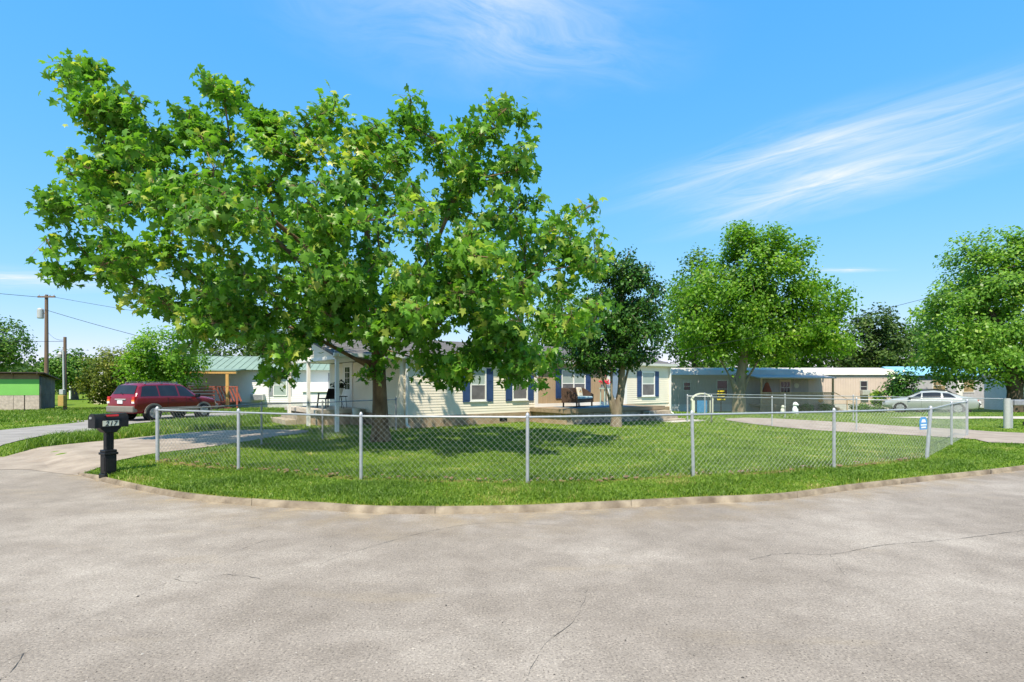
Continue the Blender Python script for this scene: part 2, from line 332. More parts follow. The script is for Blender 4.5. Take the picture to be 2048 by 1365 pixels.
gp_ = catmull(edge_ctrl[2:-2], .2); gd_ = (gp_-ORG)/np.linalg.norm(gp_-ORG, axis=1)[:,None]; offs = [.03,-.1,-.35,-.8,-1.5]; al = [.95,.9,.6,.3,0]
gv = np.stack([np.concatenate([gp_+gd_*o, np.full((len(gp_),1), .004)], 1) for o in offs], 1); ng = len(gp_)
gf = [(i*5+j, i*5+j+1, (i+1)*5+j+1, (i+1)*5+j) for i in range(ng-1) for j in range(4)]
link('gutter_sand', npmesh('gutter_sand', gv.reshape(-1,3), gf, np.tile(al, ng)), sandmat(), road)
for nm_, cnt, mt_ in (('dark_grit', 320, pmat('dark_grit', (.05,.045,.04), .9, .3)), ('pale_grit', 120, pmat('pale_grit', (.40,.37,.33), .9, .15))):
    m = MB()
    for q in range(cnt):
        Yq = 1/random.uniform(1/9.5, 1/2.9); Xq = random.uniform(-1,1)*Yq
        if float(dk(np.array([Xq]), np.array([Yq]))[0]) > -.05: continue
        r_ = random.uniform(.0025,.006)*(1 if random.random() < .96 else 2); a_ = random.uniform(0,6.28); c_, s_ = math.cos(a_), math.sin(a_)
        m.add([(Xq+r_*1.6*c_,Yq+r_*1.6*s_,.0),(Xq-r_*s_,Yq+r_*c_,.0),(Xq-r_*1.3*c_,Yq-r_*1.3*s_,.0),(Xq+r_*s_,Yq-r_*c_,.0),(Xq,Yq,r_*.9)], [(0,1,4),(1,2,4),(2,3,4),(3,0,4)])
    g_ = m.build(nm_, mt_, road); g_['kind'] = 'stuff'

# ------------------------------------------------------------------ grass
def blades(name, X, Y, h, w, mat, lean=.5, label=None):
    n = len(X); z = H(X, Y)-.004; a = rng.uniform(0, 6.283, n); b = rng.uniform(0, 6.283, n); hh = h*rng.uniform(.5,1.25,n); ln = hh*rng.uniform(.1,lean*1.6,n)
    dx = np.cos(a)*w*.5; dy = np.sin(a)*w*.5; lx = np.cos(b)*ln; ly = np.sin(b)*ln
    V = np.empty((n,5,3)); V[:,0] = np.stack([X-dx,Y-dy,z],-1); V[:,1] = np.stack([X+dx,Y+dy,z],-1)
    V[:,2] = np.stack([X-dx*.8+lx*.35,Y-dy*.8+ly*.35,z+hh*.6],-1); V[:,3] = np.stack([X+dx*.8+lx*.35,Y+dy*.8+ly*.35,z+hh*.6],-1); V[:,4] = np.stack([X+lx,Y+ly,z+hh*.95],-1)
    b0 = np.arange(n)[:,None]*5; Fq = np.concatenate([b0+np.array([[0,1,3]]), b0+np.array([[0,3,2]]), b0+np.array([[2,3,4]])], 0)
    pt_ = np.sin(X*1.3+1.7*np.sin(Y*.9))*np.sin(Y*1.7+1.3*np.sin(X*.8))+.6*np.sin(X*4.1+Y*2.3)*np.sin(Y*5.2-X*1.1)
    rn = np.repeat(np.clip(rng.normal(.46,.2,n)+.22*pt_+.3*np.clip(pt_-.75,0,1), 0, 1), 5)
    return tag(link(name, npmesh(name, V.reshape(-1,3), Fq, rn), mat), label, 'grass', kind='stuff')
def grassmat(name, a, b, c):
    m = leafmat(name, b, c, .5, .3); e = [n for n in m.node_tree.nodes if n.type == 'VALTORGB'][0].color_ramp.elements; e[0].color = (*a, 1); return m
M_grass = grassmat('grass_blades', (.07,.14,.016), (.145,.24,.026), (.38,.34,.12))
def sample(n, x0, x1, y0, y1, pw=2.0):
    u = rng.uniform(0, 1, n); Y = 1/(1/y0+u*(1/y1-1/y0)) if pw == 2 else rng.uniform(y0, y1, n)
    k0 = -1.0; X = rng.uniform(-1.0, 1.02, n)*Y; return X, Y
allpoly = [drive_a, drive_b, drive_c, walk_d, house_poly]
polyc = [catmull(list(p)+[p[0]], 1.0)[:-1] if p is not house_poly else p for p in allpoly]
def keep(X, Y, margin=.14):
    k = dk(X, Y) > margin
    for p in polyc: k &= ~inpoly(X, Y, p)
    return k
X, Y = sample(420000, 0,0, 7.3, 34); k = keep(X, Y); X, Y = X[k], Y[k]
dd = np.minimum(distline(X, Y, front_pts), distline(X, Y, left_pts)*.7); k = (rng.uniform(0,1,len(X)) < np.clip(.12+dd/.32, 0, 1)) & (rng.uniform(0,1,len(X)) < np.clip(.25+(dk(X,Y)-.14)/(.22+.16*np.sin(X*3.1)*np.sin(X*1.3)), 0, 1)); k &= np.hypot(X-trunk_xy[0], Y-trunk_xy[1]) > .75*rng.uniform(.6,1.3,len(X)); X, Y = X[k], Y[k]
hh = np.where(distline(X, Y, kerb_w) < 3, .075, .06)*np.clip(.75+.3*np.sin(X*2.3+np.sin(Y*3)), .55, 1.2)
blades('lawn_grass', X, Y, hh, .004+.0011*Y, M_grass, .8, 'mown green grass of the lawns and the verge')
tall = [px(20,903),px(110,878),px(215,866),px(330,856),px(430,843),px(560,832),px(600,838),px(500,852),px(340,868),px(200,884),px(110,897)]
X = rng.uniform(-22,-7,90000); Y = rng.uniform(12,31,90000); k = inpoly(X, Y, tall) & keep(X, Y); X, Y = X[k], Y[k]
blades('tall_grass', X, Y, np.full(len(X), .26), .006+.0011*Y, M_grass, .7, 'long unmown grass between the lane and the gravel driveway')
X = rng.uniform(-40,-13,60000); Y = rng.uniform(24,37,60000); k = keep(X, Y); X, Y = X[k], Y[k]
blades('rough_grass', X, Y, np.full(len(X), .16), .01+.001*Y, M_grass, .7, 'rough grass in front of the shed and the white house')
# dead leaves under the fence
X = []; Y = []
for (a, b) in zip(front_pts[:-1], front_pts[1:]):
    for q in range(26): t = random.random(); X.append(a[0]+(b[0]-a[0])*t+random.gauss(0,.12)); Y.append(a[1]+(b[1]-a[1])*t+random.gauss(.05,.12))
m = MB()
for a, b in zip(X, Y):
    z = Hs(a, b)+.03; r = random.uniform(.03,.07); t = random.uniform(0, 6.28); pts = [(a+r*math.cos(t+i*1.2566)*(1 if i % 2 else .6), b+r*math.sin(t+i*1.2566), z+random.uniform(0,.03)) for i in range(5)]; m.add(pts, [tuple(range(5))])
tag(m.build('dead_leaves', pmat('dead_leaf', (.17,.11,.055), .8, .4, 30)), 'dry brown leaves lying along the foot of the front fence', 'leaves', kind='stuff')

# ------------------------------------------------------------------ fences
M_galv = pmat('galvanised_steel', (.40,.42,.44), .42, .12, 12, metal=.35, spec=.6)
M_wire = pmat('galvanised_wire', (.46,.47,.45), .45, .08, 9, metal=.2, spec=.6)
M_dgalv = pmat('dull_galvanised_steel', (.30,.31,.33), .5, .15, 10, metal=.35)
def zg(p): return Hs(p[0], p[1])
def fence(name, pts, label, h=1.13, group=None, sp=.105, rp=.028, skip=(), tilt={}, wire=.00125, rails=True, lowrail=False, mat=None, last=True):
    mat = mat or M_galv; root = empty(name, (pts[0][0], pts[0][1], zg(pts[0])), 0, label, 'fence', group); O = root.location.copy()
    def w(p, z): return Vector((p[0], p[1], zg(p)+z)) - O
    tops = []
    for i, p in enumerate(pts):
        dx, dy = tilt.get(i, (0, 0)); a = w(p, -.1); b = w(p, h+.03)+Vector((dx, dy, 0)); tops.append(Vector((dx, dy, 0)))
        if i in skip: continue
        r = rp*(1.25 if i in (0, len(pts)-1) else 1)
        po = MB().cyl(a, b, r, n=10).build('post', mat, root, smooth=True)
        MB().lathe([(r*1.15,-.03),(r*1.2,.0),(r*.9,.03),(r*.2,.05)], b, 10).build('post_cap', mat, po, smooth=True)
    rl = MB(); ms = MB()
    for i in range(len(pts)-1):
        p, q = pts[i], pts[i+1]; a = w(p, h)+tops[i]; b = w(q, h)+tops[i+1]
        if rails: rl.cyl(a, b, rp*.62, n=8)
        Lg = (Vector(q[:2])-Vector(p[:2])).length; a0 = w(p, .03); b0 = w(q, .03)
        def pt(s, v):
            t = s/Lg; lo = a0.lerp(b0, t); hi = a.lerp(b, t); return lo.lerp(hi, v)
        hh = h-.01; k = -hh
        while k < Lg:
            for sg in (1, -1):
                s0, s1 = (k, k+hh) if sg == 1 else (k+hh, k); v0, v1 = 0., 1.
                ss0, ss1 = s0, s1
                if sg == 1:
                    if ss0 < 0: v0 = -ss0/hh; ss0 = 0
                    if ss1 > Lg: v1 = 1-(ss1-Lg)/hh; ss1 = Lg
                else:
                    if ss0 > Lg: v0 = (ss0-Lg)/hh; ss0 = Lg
                    if ss1 < 0: v1 = 1+ss1/hh; ss1 = 0
                if v1-v0 > .02: ms.cyl(pt(ss0, v0), pt(ss1, v1), wire, n=3, caps=False)
            k += sp
        nn = int(Lg/sp)
        for j in range(nn): s = (j+.5)*sp; c = pt(s, 1.0); ms.cyl(c, c+Vector((.01,0,.045)), wire, n=3, caps=False)
    if rails: rl.build('top_rail', mat, root, smooth=True)
    ms.build('chain_mesh', M_wire if mat is M_galv else M_dgalv, root)
    return root
fence('chain_link_fence', front_pts, 'galvanised chain-link fence curving along the front lawn above the kerb', tilt={6:(.14,.06), 4:(-.03,0)}, rp=.03)
fence('chain_link_fence', left_pts, 'chain-link fence running back from the mailbox corner to the cream house', skip=(0,), mat=M_dgalv, rp=.026)
fence('chain_link_fence', right_pts, 'short chain-link fence running back from the leaning corner post', skip=(0,), tilt={0:(.14,.06)})
fence('chain_link_fence', back_pts, 'chain-link fence along the near side of the right driveway', skip=(0,), rp=.026)
fence('chain_link_gate', gate_pts, 'small chain-link gate beside the steps of the cream house', h=1.15, rp=.026)
nb = [(18.9,21.0),(15.7,25.3),(13.7,27.6),(10.8,30.8)]
fence('chain_link_fence', nb, 'neighbour chain-link fence beyond the right driveway in front of the grey trailer', skip=(0,), rp=.026)
# heavy gate post with a box on top
g = empty('gate_post', (18.9,21.0,Hs(18.9,21)), 0, 'thick pale post carrying a small grey box at the right end of the far fence', 'post')
MB().cyl((0,0,-.1),(0,0,1.15),.11,n=14).build('post', M_wire, g, smooth=True); MB().cyl((.17,.02,-.1),(.17,.02,1.1),.06,n=10).build('post', M_galv, g, smooth=True)
MB().box(.2,.75,-.12,.12,.88,1.1).build('box', M_dgalv, g, bevel=.03); MB().bar((.1,0,.95),(.25,0,.95),.05,.05).build('arm', M_galv, g)
# yard sign on the fence
sp0 = Vector(front_pts[5]).lerp(Vector(front_pts[6]), .93); s = empty('fence_sign', (sp0.x+.02, sp0.y-.06, Hs(*sp0)+.68), R(26), 'small blue and white plaque wired to the fence by the leaning post', 'sign')
MB().prism([(-.14,0,0),(.14,0,0),(.15,0,.2),(.09,0,.28),(-.09,0,.28),(-.15,0,.2)], (0,.008,0)).build('plate', pmat('sign_blue', (.06,.28,.60), .35, .06), s)
MB().box(-.11,.11,-.004,-.001,.09,.12).build('stripe', pmat('sign_white', (.8,.82,.85), .4, .03), s); MB().prism([(-.09,-.004,.16),(.09,-.004,.16),(.05,-.004,.23),(-.05,-.004,.23)], (0,.003,0)).build('emblem', MATS['sign_white'], s)
MB().box(-.09,.09,-.004,-.001,.03,.065).build('stripe', MATS['sign_white'], s); MB().cyl((0,.004,.2),(0,.06,.2),.006).build('tie', M_dgalv, s)

# ------------------------------------------------------------------ mailbox
M_blk = pmat('black_plastic', (.010,.010,.011), .45, .2, 20, spec=.3)
mbp = px(217,948); mb = empty('mailbox', (mbp[0], mbp[1], Hs(*mbp)), R(60), 'black mailbox numbered 217 on a black post by the kerb', 'mailbox')
mb.scale = (.93,.93,.95)
pb = MB()
for a, z0, z1 in ((.125,-.05,.05),(.105,.05,.42),(.128,.42,.47),(.11,.47,.52)): pb.box(-a,a,-a,a,z0,z1)
b = pb.build('post_base', M_blk, mb, bevel=.012)
for s1 in (-1, 1): MB().box(-.075,.075,s1*.106-.006,s1*.106+.006,.1,.38).build('panel', M_blk, b, bevel=.004); MB().box(s1*.106-.006,s1*.106+.006,-.075,.075,.1,.38).build('panel', M_blk, b, bevel=.004)
po = MB().box(-.066,.066,-.066,.066,.5,.93).build('post', M_blk, mb, bevel=.008)
for k in (-.045,0,.045): MB().box(k-.012,k+.012,-.072,-.06,.54,.9).build('flute', M_blk, po); MB().box(.06,.072,k-.012,k+.012,.54,.9).build('flute', M_blk, po)
MB().prism([(-.2,-.11,.97),(.2,-.11,.97),(.1,-.11,.86),(-.1,-.11,.86)], (0,.22,0)).build('bracket', M_blk, mb, bevel=.01)
prof = [(-.13,.0)] + [(-.13,.16)] + [(.13*math.cos(R(a)), .16+.11*math.sin(R(a))) for a in range(165,0,-15)] + [(.13,.16),(.13,0)]
MB().prism([(-.27,y,.965+z) for y, z in prof], (.58,0,0)).build('box', M_blk, mb, smooth=True, angle=40)
dp = [(y*1.07,z*1.04) for y, z in prof]; d = MB().prism([(-.30,y,.96+z) for y, z in dp], (.03,0,0)).build('door', M_blk, mb, smooth=True, angle=40)
MB().box(-.325,-.3,-.02,.02,1.14,1.18).build('handle', M_wire, d)
MB().prism([(.28,y,.96+z) for y, z in dp], (.025,0,0)).build('back_rim', M_blk, mb, smooth=True, angle=40)
MB().box(-.12,.12,-.152,-.14,1.18,1.215).build('flag', pmat('red_flag', (.62,.03,.04), .4, .1), mb, bevel=.004)
MB().cyl((-.12,-.128,1.195),(-.12,-.155,1.195),.018).build('flag_pivot', M_blk, mb)
pl = MB().box(-.16,.13,-.136,-.1305,.995,1.1).build('number_plate', pmat('plate_cream', (.62,.62,.50), .5, .05), mb)
cu = bpy.data.curves.new('number', 'FONT'); cu.body = '217'; cu.size = .125; cu.extrude = .001; cu.shear = .25; cu.align_x = 'CENTER'; cu.space_character = 1.15; cu.offset = .002
to = bpy.data.objects.new('tmp', cu); col.objects.link(to); bpy.context.view_layer.update()
me = bpy.data.meshes.new_from_object(to.evaluated_get(bpy.context.evaluated_depsgraph_get())); bpy.data.objects.remove(to)
no = link('number', me, M_blk, pl); me.materials.clear(); me.materials.append(M_blk); no.rotation_euler = (R(90),0,0); no.location = (-.015,-.138,1.003)

# ------------------------------------------------------------------ cream house
M_sid = pmat('cream_vinyl', (.80,.73,.60), .55, .04, 1.2, spec=.3); M_white = pmat('white_trim', (.78,.77,.74), .5, .04, 2)
M_navy = pmat('navy_shutter', (.028,.062,.16), .45, .12, 5); M_shing = pmat('grey_shingle', (.10,.095,.095), .95, scale=9, bump=.6, c2=(.19,.18,.175), stretch=(1,3,3))
M_found = pmat('brown_foundation', (.26,.185,.115), .95, scale=2.5, bump=.7, c2=(.40,.30,.20), detail=9); M_glass = pmat('dark_glass', (.02,.022,.025), .1, .2, 2, spec=.5)
M_screen = pmat('grey_screen', (.13,.125,.125), .16, .25, 3, spec=.6); M_blind = pmat('pale_green_blind', (.33,.40,.36), .16, .05, 2, spec=.6)
M_tan = pmat('tan_boards', (.44,.32,.195), .7, .07, 2, stretch=(4,4,.4)); M_cblock = pmat('weathered_block', (.25,.21,.16), .95, scale=3, bump=.7, c2=(.46,.39,.29), detail=9)
M_wood = pmat('weathered_deck_wood', (.21,.155,.10), .85, scale=2, bump=.3, c2=(.34,.26,.175), stretch=(.5,4,4))
hs_ = empty('cream_house', (HA.x, HA.y, LAWN), HROT, 'long cream vinyl-sided house with navy shutters and grey shingle roof', 'house')
def tw(x): k = (x-1024)/F; return (20.8*k+4.23)/(.799-.602*k)
def siding(x0, x1, z0, z1, axis='x', y=0, lap=.1085, dep=.016, top=None):
    m = MB(); z = z0
    while z < z1-.01:
        zt = min(z+lap, z1); a0, a1 = x0, x1
        if top: a0, a1 = top(z, x0, x1)
        if a1-a0 < .05: break
        if axis == 'x': m.prism([(a0,y,z),(a0,y-dep,z),(a0,y-dep*.25,zt),(a0,y,zt)], (a1-a0,0,0))
        else: m.prism([(y,a0,z),(y,a0,zt),(y-dep*.25,a0,zt),(y-dep,a0,z)], (0,a1-a0,0))
        z = zt
    return m
MB().box(.02,16.28,.02,7.98,.0,2.66).build('wall_core', M_sid, hs_)
def xw(t0, t1): return siding(t0, t1, .45, 2.64)
xw(.1, 6.55).build('siding', M_sid, hs_); siding(12.72, 16.2, .66, 2.64).build('siding', M_sid, hs_)
siding(.1, 7.9, .5, 2.64, 'y', 0).build('siding', M_sid, hs_)
for x in (0, 16.2): MB().box(x-.03 if x == 0 else x, x+.1 if x == 0 else x+.12, -.03, .1, .44, 2.66).build('corner_trim', M_sid if x == 0 else M_white, hs_)
MB().box(-.04,16.34,-.035,.05,-.15,.44).build('foundation', M_found, hs_); MB().box(-.04,.05,.05,8.0,-.15,.49).build('foundation', M_found, hs_)
# tan board wall behind the deck
for i in range(40):
    x = 6.75+i*.145
    if x+.14 > 12.5: break
    MB().box(x, x+.139, -.012, .01, .78, 2.62).build('board', M_tan, hs_)
MB().box(6.7,12.56,-.02,.012,.63,.80).build('base_board', M_white, hs_)
for x0, x1 in ((6.56,6.75),(12.5,12.72)): MB().box(x0,x1,-.034,.012,.63,2.64).build('trim_board', M_white, hs_)
def window(x0, x1, z0, z1, sh=.34, dbl=False, parent=hs_):
    w = MB(); d = .05
    for a, b, c, e in ((x0-.06,x1+.06,z1,z1+.07),(x0-.06,x1+.06,z0-.07,z0),(x0-.06,x0,z0,z1),(x1,x1+.06,z0,z1)): w.box(a,b,-.06,.01,c,e)
    o = w.build('window', M_white, parent); MB().box(x0-.09,x1+.09,-.085,0,z0-.1,z0-.072).build('sill', M_white, o)
    xs = [x0, (x0+x1)/2, x1] if dbl else [x0, x1]; zm = (z0+z1)/2
    for a, b in zip(xs[:-1], xs[1:]):
        MB().box(a,b,-.03,-.022,zm,z1).build('pane', M_blind, o); MB().box(a,b,-.034,-.026,z0,zm).build('pane', M_screen, o)
        MB().box(a,b,-.05,-.028,zm-.02,zm+.02).build('meeting_rail', M_white, o)
    if dbl: MB().box(xs[1]-.035,xs[1]+.035,-.058,0,z0,z1).build('mullion', M_white, o)
    if sh:
        for a in (x0-.07-sh, x1+.07):
            s2 = MB().box(a,a+sh,-.05,-.012,z0-.1,z1+.09).build('shutter', M_navy, parent)
            for c, e in ((z0-.02, z0+(z1-z0)*.56), (z0+(z1-z0)*.62, z1+.02)):
                fr = MB()
                for q in ((a+.045,a+.06,c,e),(a+sh-.06,a+sh-.045,c,e),(a+.06,a+sh-.06,c,c+.015),(a+.06,a+sh-.06,e-.015,e)): fr.box(q[0],q[1],-.058,-.048,q[2],q[3])
                fr.build('panel_moulding', M_navy, s2)
    return o
window(tw(942),tw(969),1.05,2.26); window(tw(1026),tw(1052),1.05,2.26); window(tw(1124),tw(1168),1.12,2.3,dbl=True); window(tw(1284),tw(1307),1.1,2.28)
# front door and storm door
dr = MB().box(11.25,12.2,-.05,.01,.64,2.72-.08).build('door', M_white, hs_); MB().box(11.42,12.03,-.058,-.05,1.0,2.45).build('glass', pmat('blue_glass', (.22,.30,.38), .12, .1, 3), dr); MB().cyl((11.38,-.05,1.6),(11.38,-.11,1.6),.025).build('handle', M_galv, dr)
# side door and window in the gable wall
dr = MB().box(-.05,.01,4.9,5.85,.64,2.66).build('door', M_white, hs_); MB().box(-.056,-.05,5.1,5.65,1.45,2.45).build('glass', M_glass, dr)
for q in range(1, 3): MB().box(-.06,-.056,5.1+q*.18,5.12+q*.18,1.45,2.45).build('glazing_bar', M_white, dr)
for q in range(1, 4): MB().box(-.06,-.0565,5.1,5.65,1.45+q*.25,1.47+q*.25).build('glazing_bar', M_white, dr)
MB().box(-.06,0,4.78,4.9,.64,2.66).build('door_trim', M_white, hs_); MB().box(-.06,0,5.85,5.97,.64,2.66).build('door_trim', M_white, hs_)
MB().box(-.045,0,1.9,2.5,1.75,2.35).build('dark_window', M_glass, hs_)
# roof
ez, rz, oh = 2.72, 3.72, .16
def slope(y): return ez+(rz-ez)*(1-abs(y-4)/(4+oh))
rf = MB(); x0, x1 = -2.6, 16.62
for s1 in (1, -1):
    ya = 4-s1*(4+oh); a = [(x0,ya,ez+.05),(x1,ya,ez+.05),(x1,4,rz+.05),(x0,4,rz+.05)]; b = [(p[0],p[1],p[2]-.09) for p in a]
    rf.add(a+b, [(0,1,2,3),(7,6,5,4),(0,4,5,1),(1,5,6,2),(3,7,4,0)])
ro = rf.build('roof', M_shing, hs_)
for k in range(12):   # shingle courses as small steps
    y = -oh+.02+k*.34; MB().bar((x0+.01,y,slope(y)+.056),(x1-.01,y,slope(y)+.056),.03,.012).build('shingle_course', M_shing, ro)
MB().prism([(x0,-oh-.11,ez-.06),(x0,-oh,ez-.06),(x0,-oh,ez+.06),(x0,-oh-.13,ez+.06)], (x1-x0,0,0)).build('gutter', M_white, ro)
MB().box(x0,x1,-oh+.002,.0,ez-.1,ez-.055).build('soffit', M_white, ro)
for x in (.22, 16.22): 
    dsp = MB().bar((x,-.09,ez-.12),(x,-.09,.14),.075,.06); dsp.bar((x,-.2,ez-.04),(x,-.09,ez-.16),.07,.055); dsp.bar((x,-.09,.15),(x+.03,-.3,.05),.07,.055); dsp.build('downspout', M_white, hs_)
# left gable siding over the end porch, beam and posts
siding(-.05, 8.05, 2.66, 3.66, 'y', -2.45, top=lambda z, a, b: (4-(4+oh)*(rz-z)/(rz-ez)+.05, 4+(4+oh)*(rz-z)/(rz-ez)-.05)).build('gable_siding', M_sid, hs_)
MB().box(-2.5,-2.35,-.05,8.05,2.56,2.68).build('porch_beam', M_white, hs_); MB().box(-2.35,0,-.05,.05,2.6,2.68).build('porch_beam', M_white, hs_); MB().box(-2.35,-.02,.05,7.95,2.69,2.71).build('porch_ceiling', M_white, hs_)
for x, y, zb in ((-2.42,-.02,-.06),(-2.42,3.25,-.06),(-2.42,6.0,-.06)):
    MB().box(x-.06,x+.06,y-.06,y+.06,zb,2.57).build('porch_post', M_white, hs_)
# end porch slab and steps
MB().box(-2.1,-.05,3.3,8.0,.48,.64).build('porch_slab', M_conc, hs_); MB().box(-2.0,-.05,3.4,8.0,-.15,.48).build('porch_base', M_found, hs_)
for k, (a, z) in enumerate(((-2.55,.40),(-3.0,.22))):
    for j in range(4): MB().box(a,a+.44,4.4+j*.62,5.0+j*.62,-.1 if k else -.1,z+random.uniform(-.01,.01)).build('step_block', M_cblock, hs_, bevel=.015)
# deck
dk0, dk1 = 6.3, 12.62
for j in range(16): y = -2.42+j*.15; MB().box(dk0,dk1,y,y+.143,.59,.645).build('deck_plank', M_wood, hs_)
MB().box(dk0,dk1,-2.46,-2.42,.47,.64).build('deck_fascia', M_wood, hs_); MB().box(dk0-.04,dk0,-2.46,-.02,.47,.64).build('deck_fascia', M_wood, hs_); MB().box(dk1,dk1+.04,-2.46,-.02,.47,.64).build('deck_fascia', M_wood, hs_)
bs = MB().box(dk0+.1,dk1-.1,-2.3,-.05,-.15,.46).build('deck_base', M_found, hs_)
for r_ in range(3):
    for c_ in range(16):
        x = dk0+.12+c_*.385+(.19 if r_ % 2 else 0)
        if x+.37 > dk1-.05: break
        MB().box(x,x+.37,-2.345-random.uniform(0,.02),-2.29,-.1+r_*.19,.08+r_*.19).build('block', M_cblock, bs)
for k, (y, z) in enumerate(((-2.85,.44),(-3.25,.27),(-3.65,.1))):
    for j in range(4): x = 11.0+j*.4; MB().box(x,x+.392,y,y+.395,-.12,z+random.uniform(-.008,.008)).build('step_block', M_cblock, hs_, bevel=.012)
MB().box(10.9,13.2,-4.3,-3.66,-.1,.03).build('landing_slab', M_conc, hs_)
MB().box(4.6,5.0,-.05,-.036,.1,.28).build('foundation_vent', M_blk, hs_)

# things on the deck
def hp(x, y, z): a = hw(x, y); return (a[0], a[1], LAWN+z)
tag(MB().box(7.4,11.2,-1.9,-.35,.646,.656).build('rug', pmat('blue_rug', (.035,.15,.27), .9, .2, 8)), 'blue rug under the wicker loveseat on the deck', 'rug')
ro_ = bpy.data.objects['rug']; ro_.location = (HA.x, HA.y, LAWN); ro_.rotation_euler = (0,0,HROT)
M_wick = pmat('brown_wicker', (.07,.04,.026), .6, .3, 60, bump=.6); M_cush = pmat('pale_blue_cushion', (.36,.50,.55), .85, .06, 5)
ls = empty('wicker_loveseat', hp(8.3,-1.0,.656), HROT+R(20), 'dark brown wicker loveseat with pale blue cushions on the deck', 'loveseat')
MB().box(-.8,.8,-.36,.36,.2,.36).build('seat_frame', M_wick, ls, bevel=.02)
MB().prism([(-.8,.28,.2),(.8,.28,.2),(.8,.36,.86),(-.8,.36,.86)], (0,.07,0)).build('backrest', M_wick, ls, bevel=.015)
for sx in (-1, 1): MB().prism([(sx*.8,-.38,.2),(sx*.8,.4,.2),(sx*.8,.42,.86),(sx*.8,.1,.84),(sx*.8,-.38,.56)], (sx*.06,0,0)).build('armrest', M_wick, ls, bevel=.015)
for sx in (-.78,.78):
    for sy in (-.32,.34): MB().bar((sx,sy,.22),(sx,sy,0),.055,.055).build('leg', M_blk, ls)
for a in (-.78,.01): MB().box(a,a+.77,-.38,.27,.362,.47).build('cushion', M_cush, ls, bevel=.04)
pw = empty('throw_pillow', (*(Vector(hp(8.3,-1.0,0)[:2])+Matrix.Rotation(HROT+R(20),2)@Vector((.45,.05))), LAWN+1.11), HROT+R(20), 'cream throw pillow with a coloured motif on the wicker loveseat', 'pillow')
MB().prism([(-.21,0,.01),(.21,0,.01),(.23,.09,.42),(-.23,.09,.42)], (0,.11,0)).build('cover', pmat('cream_cloth', (.62,.55,.43), .85, .06), pw, bevel=.045)
for c_, (a, b, r_) in zip(((.5,.2,.04),(.12,.1,.03),(.55,.35,.05)), ((-.05,.2,.06),(.04,.27,.05),(.08,.19,.045))): MB().cyl((a,-.004+b*.22,b),(a,.012+b*.22,b),r_,n=9).build('motif', pmat('motif%d' % int(c_[0]*100), c_, .8, .2, 20), pw)
ps = empty('plant_stand', hp(10.55,-.55,.645), HROT, 'tall pale green plant stand with red flowers beside the front door', 'plant stand')
for a, b in ((-.2,-.14),(.2,-.14),(.2,.14),(-.2,.14)): MB().bar((a,b,0),(a*.9,b*.9,.8),.035,.035).build('leg', pmat('pale_green_paint', (.42,.56,.48), .5, .06), ps)
MB().box(-.26,.26,-.18,.18,.8,.85).build('table_top', MATS['pale_green_paint'], ps); MB().box(-.2,.2,-.11,.11,.85,1.02).build('planter', M_dgalv, ps)
m = MB()
for i in range(90): p = Vector((random.gauss(0,.14), random.gauss(0,.09), 1.05+abs(random.gauss(0,.09)))); q = Vector((random.uniform(-1,1),random.uniform(-1,1),random.uniform(-1,1))).normalized()*.045; r_ = q.orthogonal(); m.add([p-q,p+r_,p+q,p-r_],[(0,1,2,3)])
m.build('flowers', pmat('red_petals', (.55,.02,.05), .6, .3, 30), ps)
# things on the end porch
ch = empty('porch_chair', hp(-1.0,5.3,.64), HROT+R(200), 'black plastic armchair on the end porch', 'chair')
MB().box(-.25,.25,-.25,.25,.38,.43).build('seat', M_blk, ch, bevel=.015); MB().prism([(-.25,.2,.42),(.25,.2,.42),(.22,.34,.85),(-.22,.34,.85)], (0,.03,0)).build('backrest', M_blk, ch, bevel=.01)
for sx in (-1, 1):
    MB().bar((sx*.28,-.25,.64),(sx*.27,.3,.66),.06,.03).build('armrest', M_blk, ch)
    for sy in (-.26,.26): MB().bar((sx*.25,sy*.9,.64 if sy < 0 else .4),(sx*.29,sy*1.15,0),.045,.045).build('leg', M_blk, ch)
st = empty('porch_table', hp(-.45,4.9,.64), HROT, 'small black side table beside the porch chair', 'table')
MB().lathe([(.22,.48),(.23,.5),(.22,.515)], n=18).build('table_top', M_blk, st); [MB().bar((.15*math.cos(a),.15*math.sin(a),.48),(.2*math.cos(a),.2*math.sin(a),0),.02,.02).build('leg', M_blk, st) for a in (0,2.1,4.2)]
fp = empty('potted_plant', hp(-1.0,3.75,.64), HROT, 'dark leafy plant in a white pot on a thin stand by the porch post', 'plant')
for a in (0,2.1,4.2): MB().bar((.03*math.cos(a),.03*math.sin(a),.6),(.2*math.cos(a),.2*math.sin(a),0),.014,.014).build('stand_leg', M_blk, fp)
MB().lathe([(.11,.6),(.17,.86),(.16,.87)], n=16).build('pot', M_white, fp, smooth=True)
m = MB()
for i in range(120): p = Vector((random.gauss(0,.13),random.gauss(0,.13),.9+abs(random.gauss(0,.13)))); q = Vector((random.uniform(-1,1),random.uniform(-1,1),random.uniform(-.3,1))).normalized()*.08; r_ = q.orthogonal()*.4; m.add([p-q,p+r_,p+q,p-r_],[(0,1,2,3)])
m.build('foliage', pmat('dark_foliage', (.012,.02,.010), .5, .3, 20), fp)
bk = empty('white_bucket', (*hw(-.55,3.0), LAWN), HROT, 'white bucket on a brown block beside the end porch', 'bucket')
MB().box(-.2,.2,-.16,.16,-.05,.32).build('block', M_found, bk, bevel=.01); MB().lathe([(.14,.32),(.17,.66),(.18,.67),(.18,.69)], n=18).build('pail', M_white, bk, smooth=True)

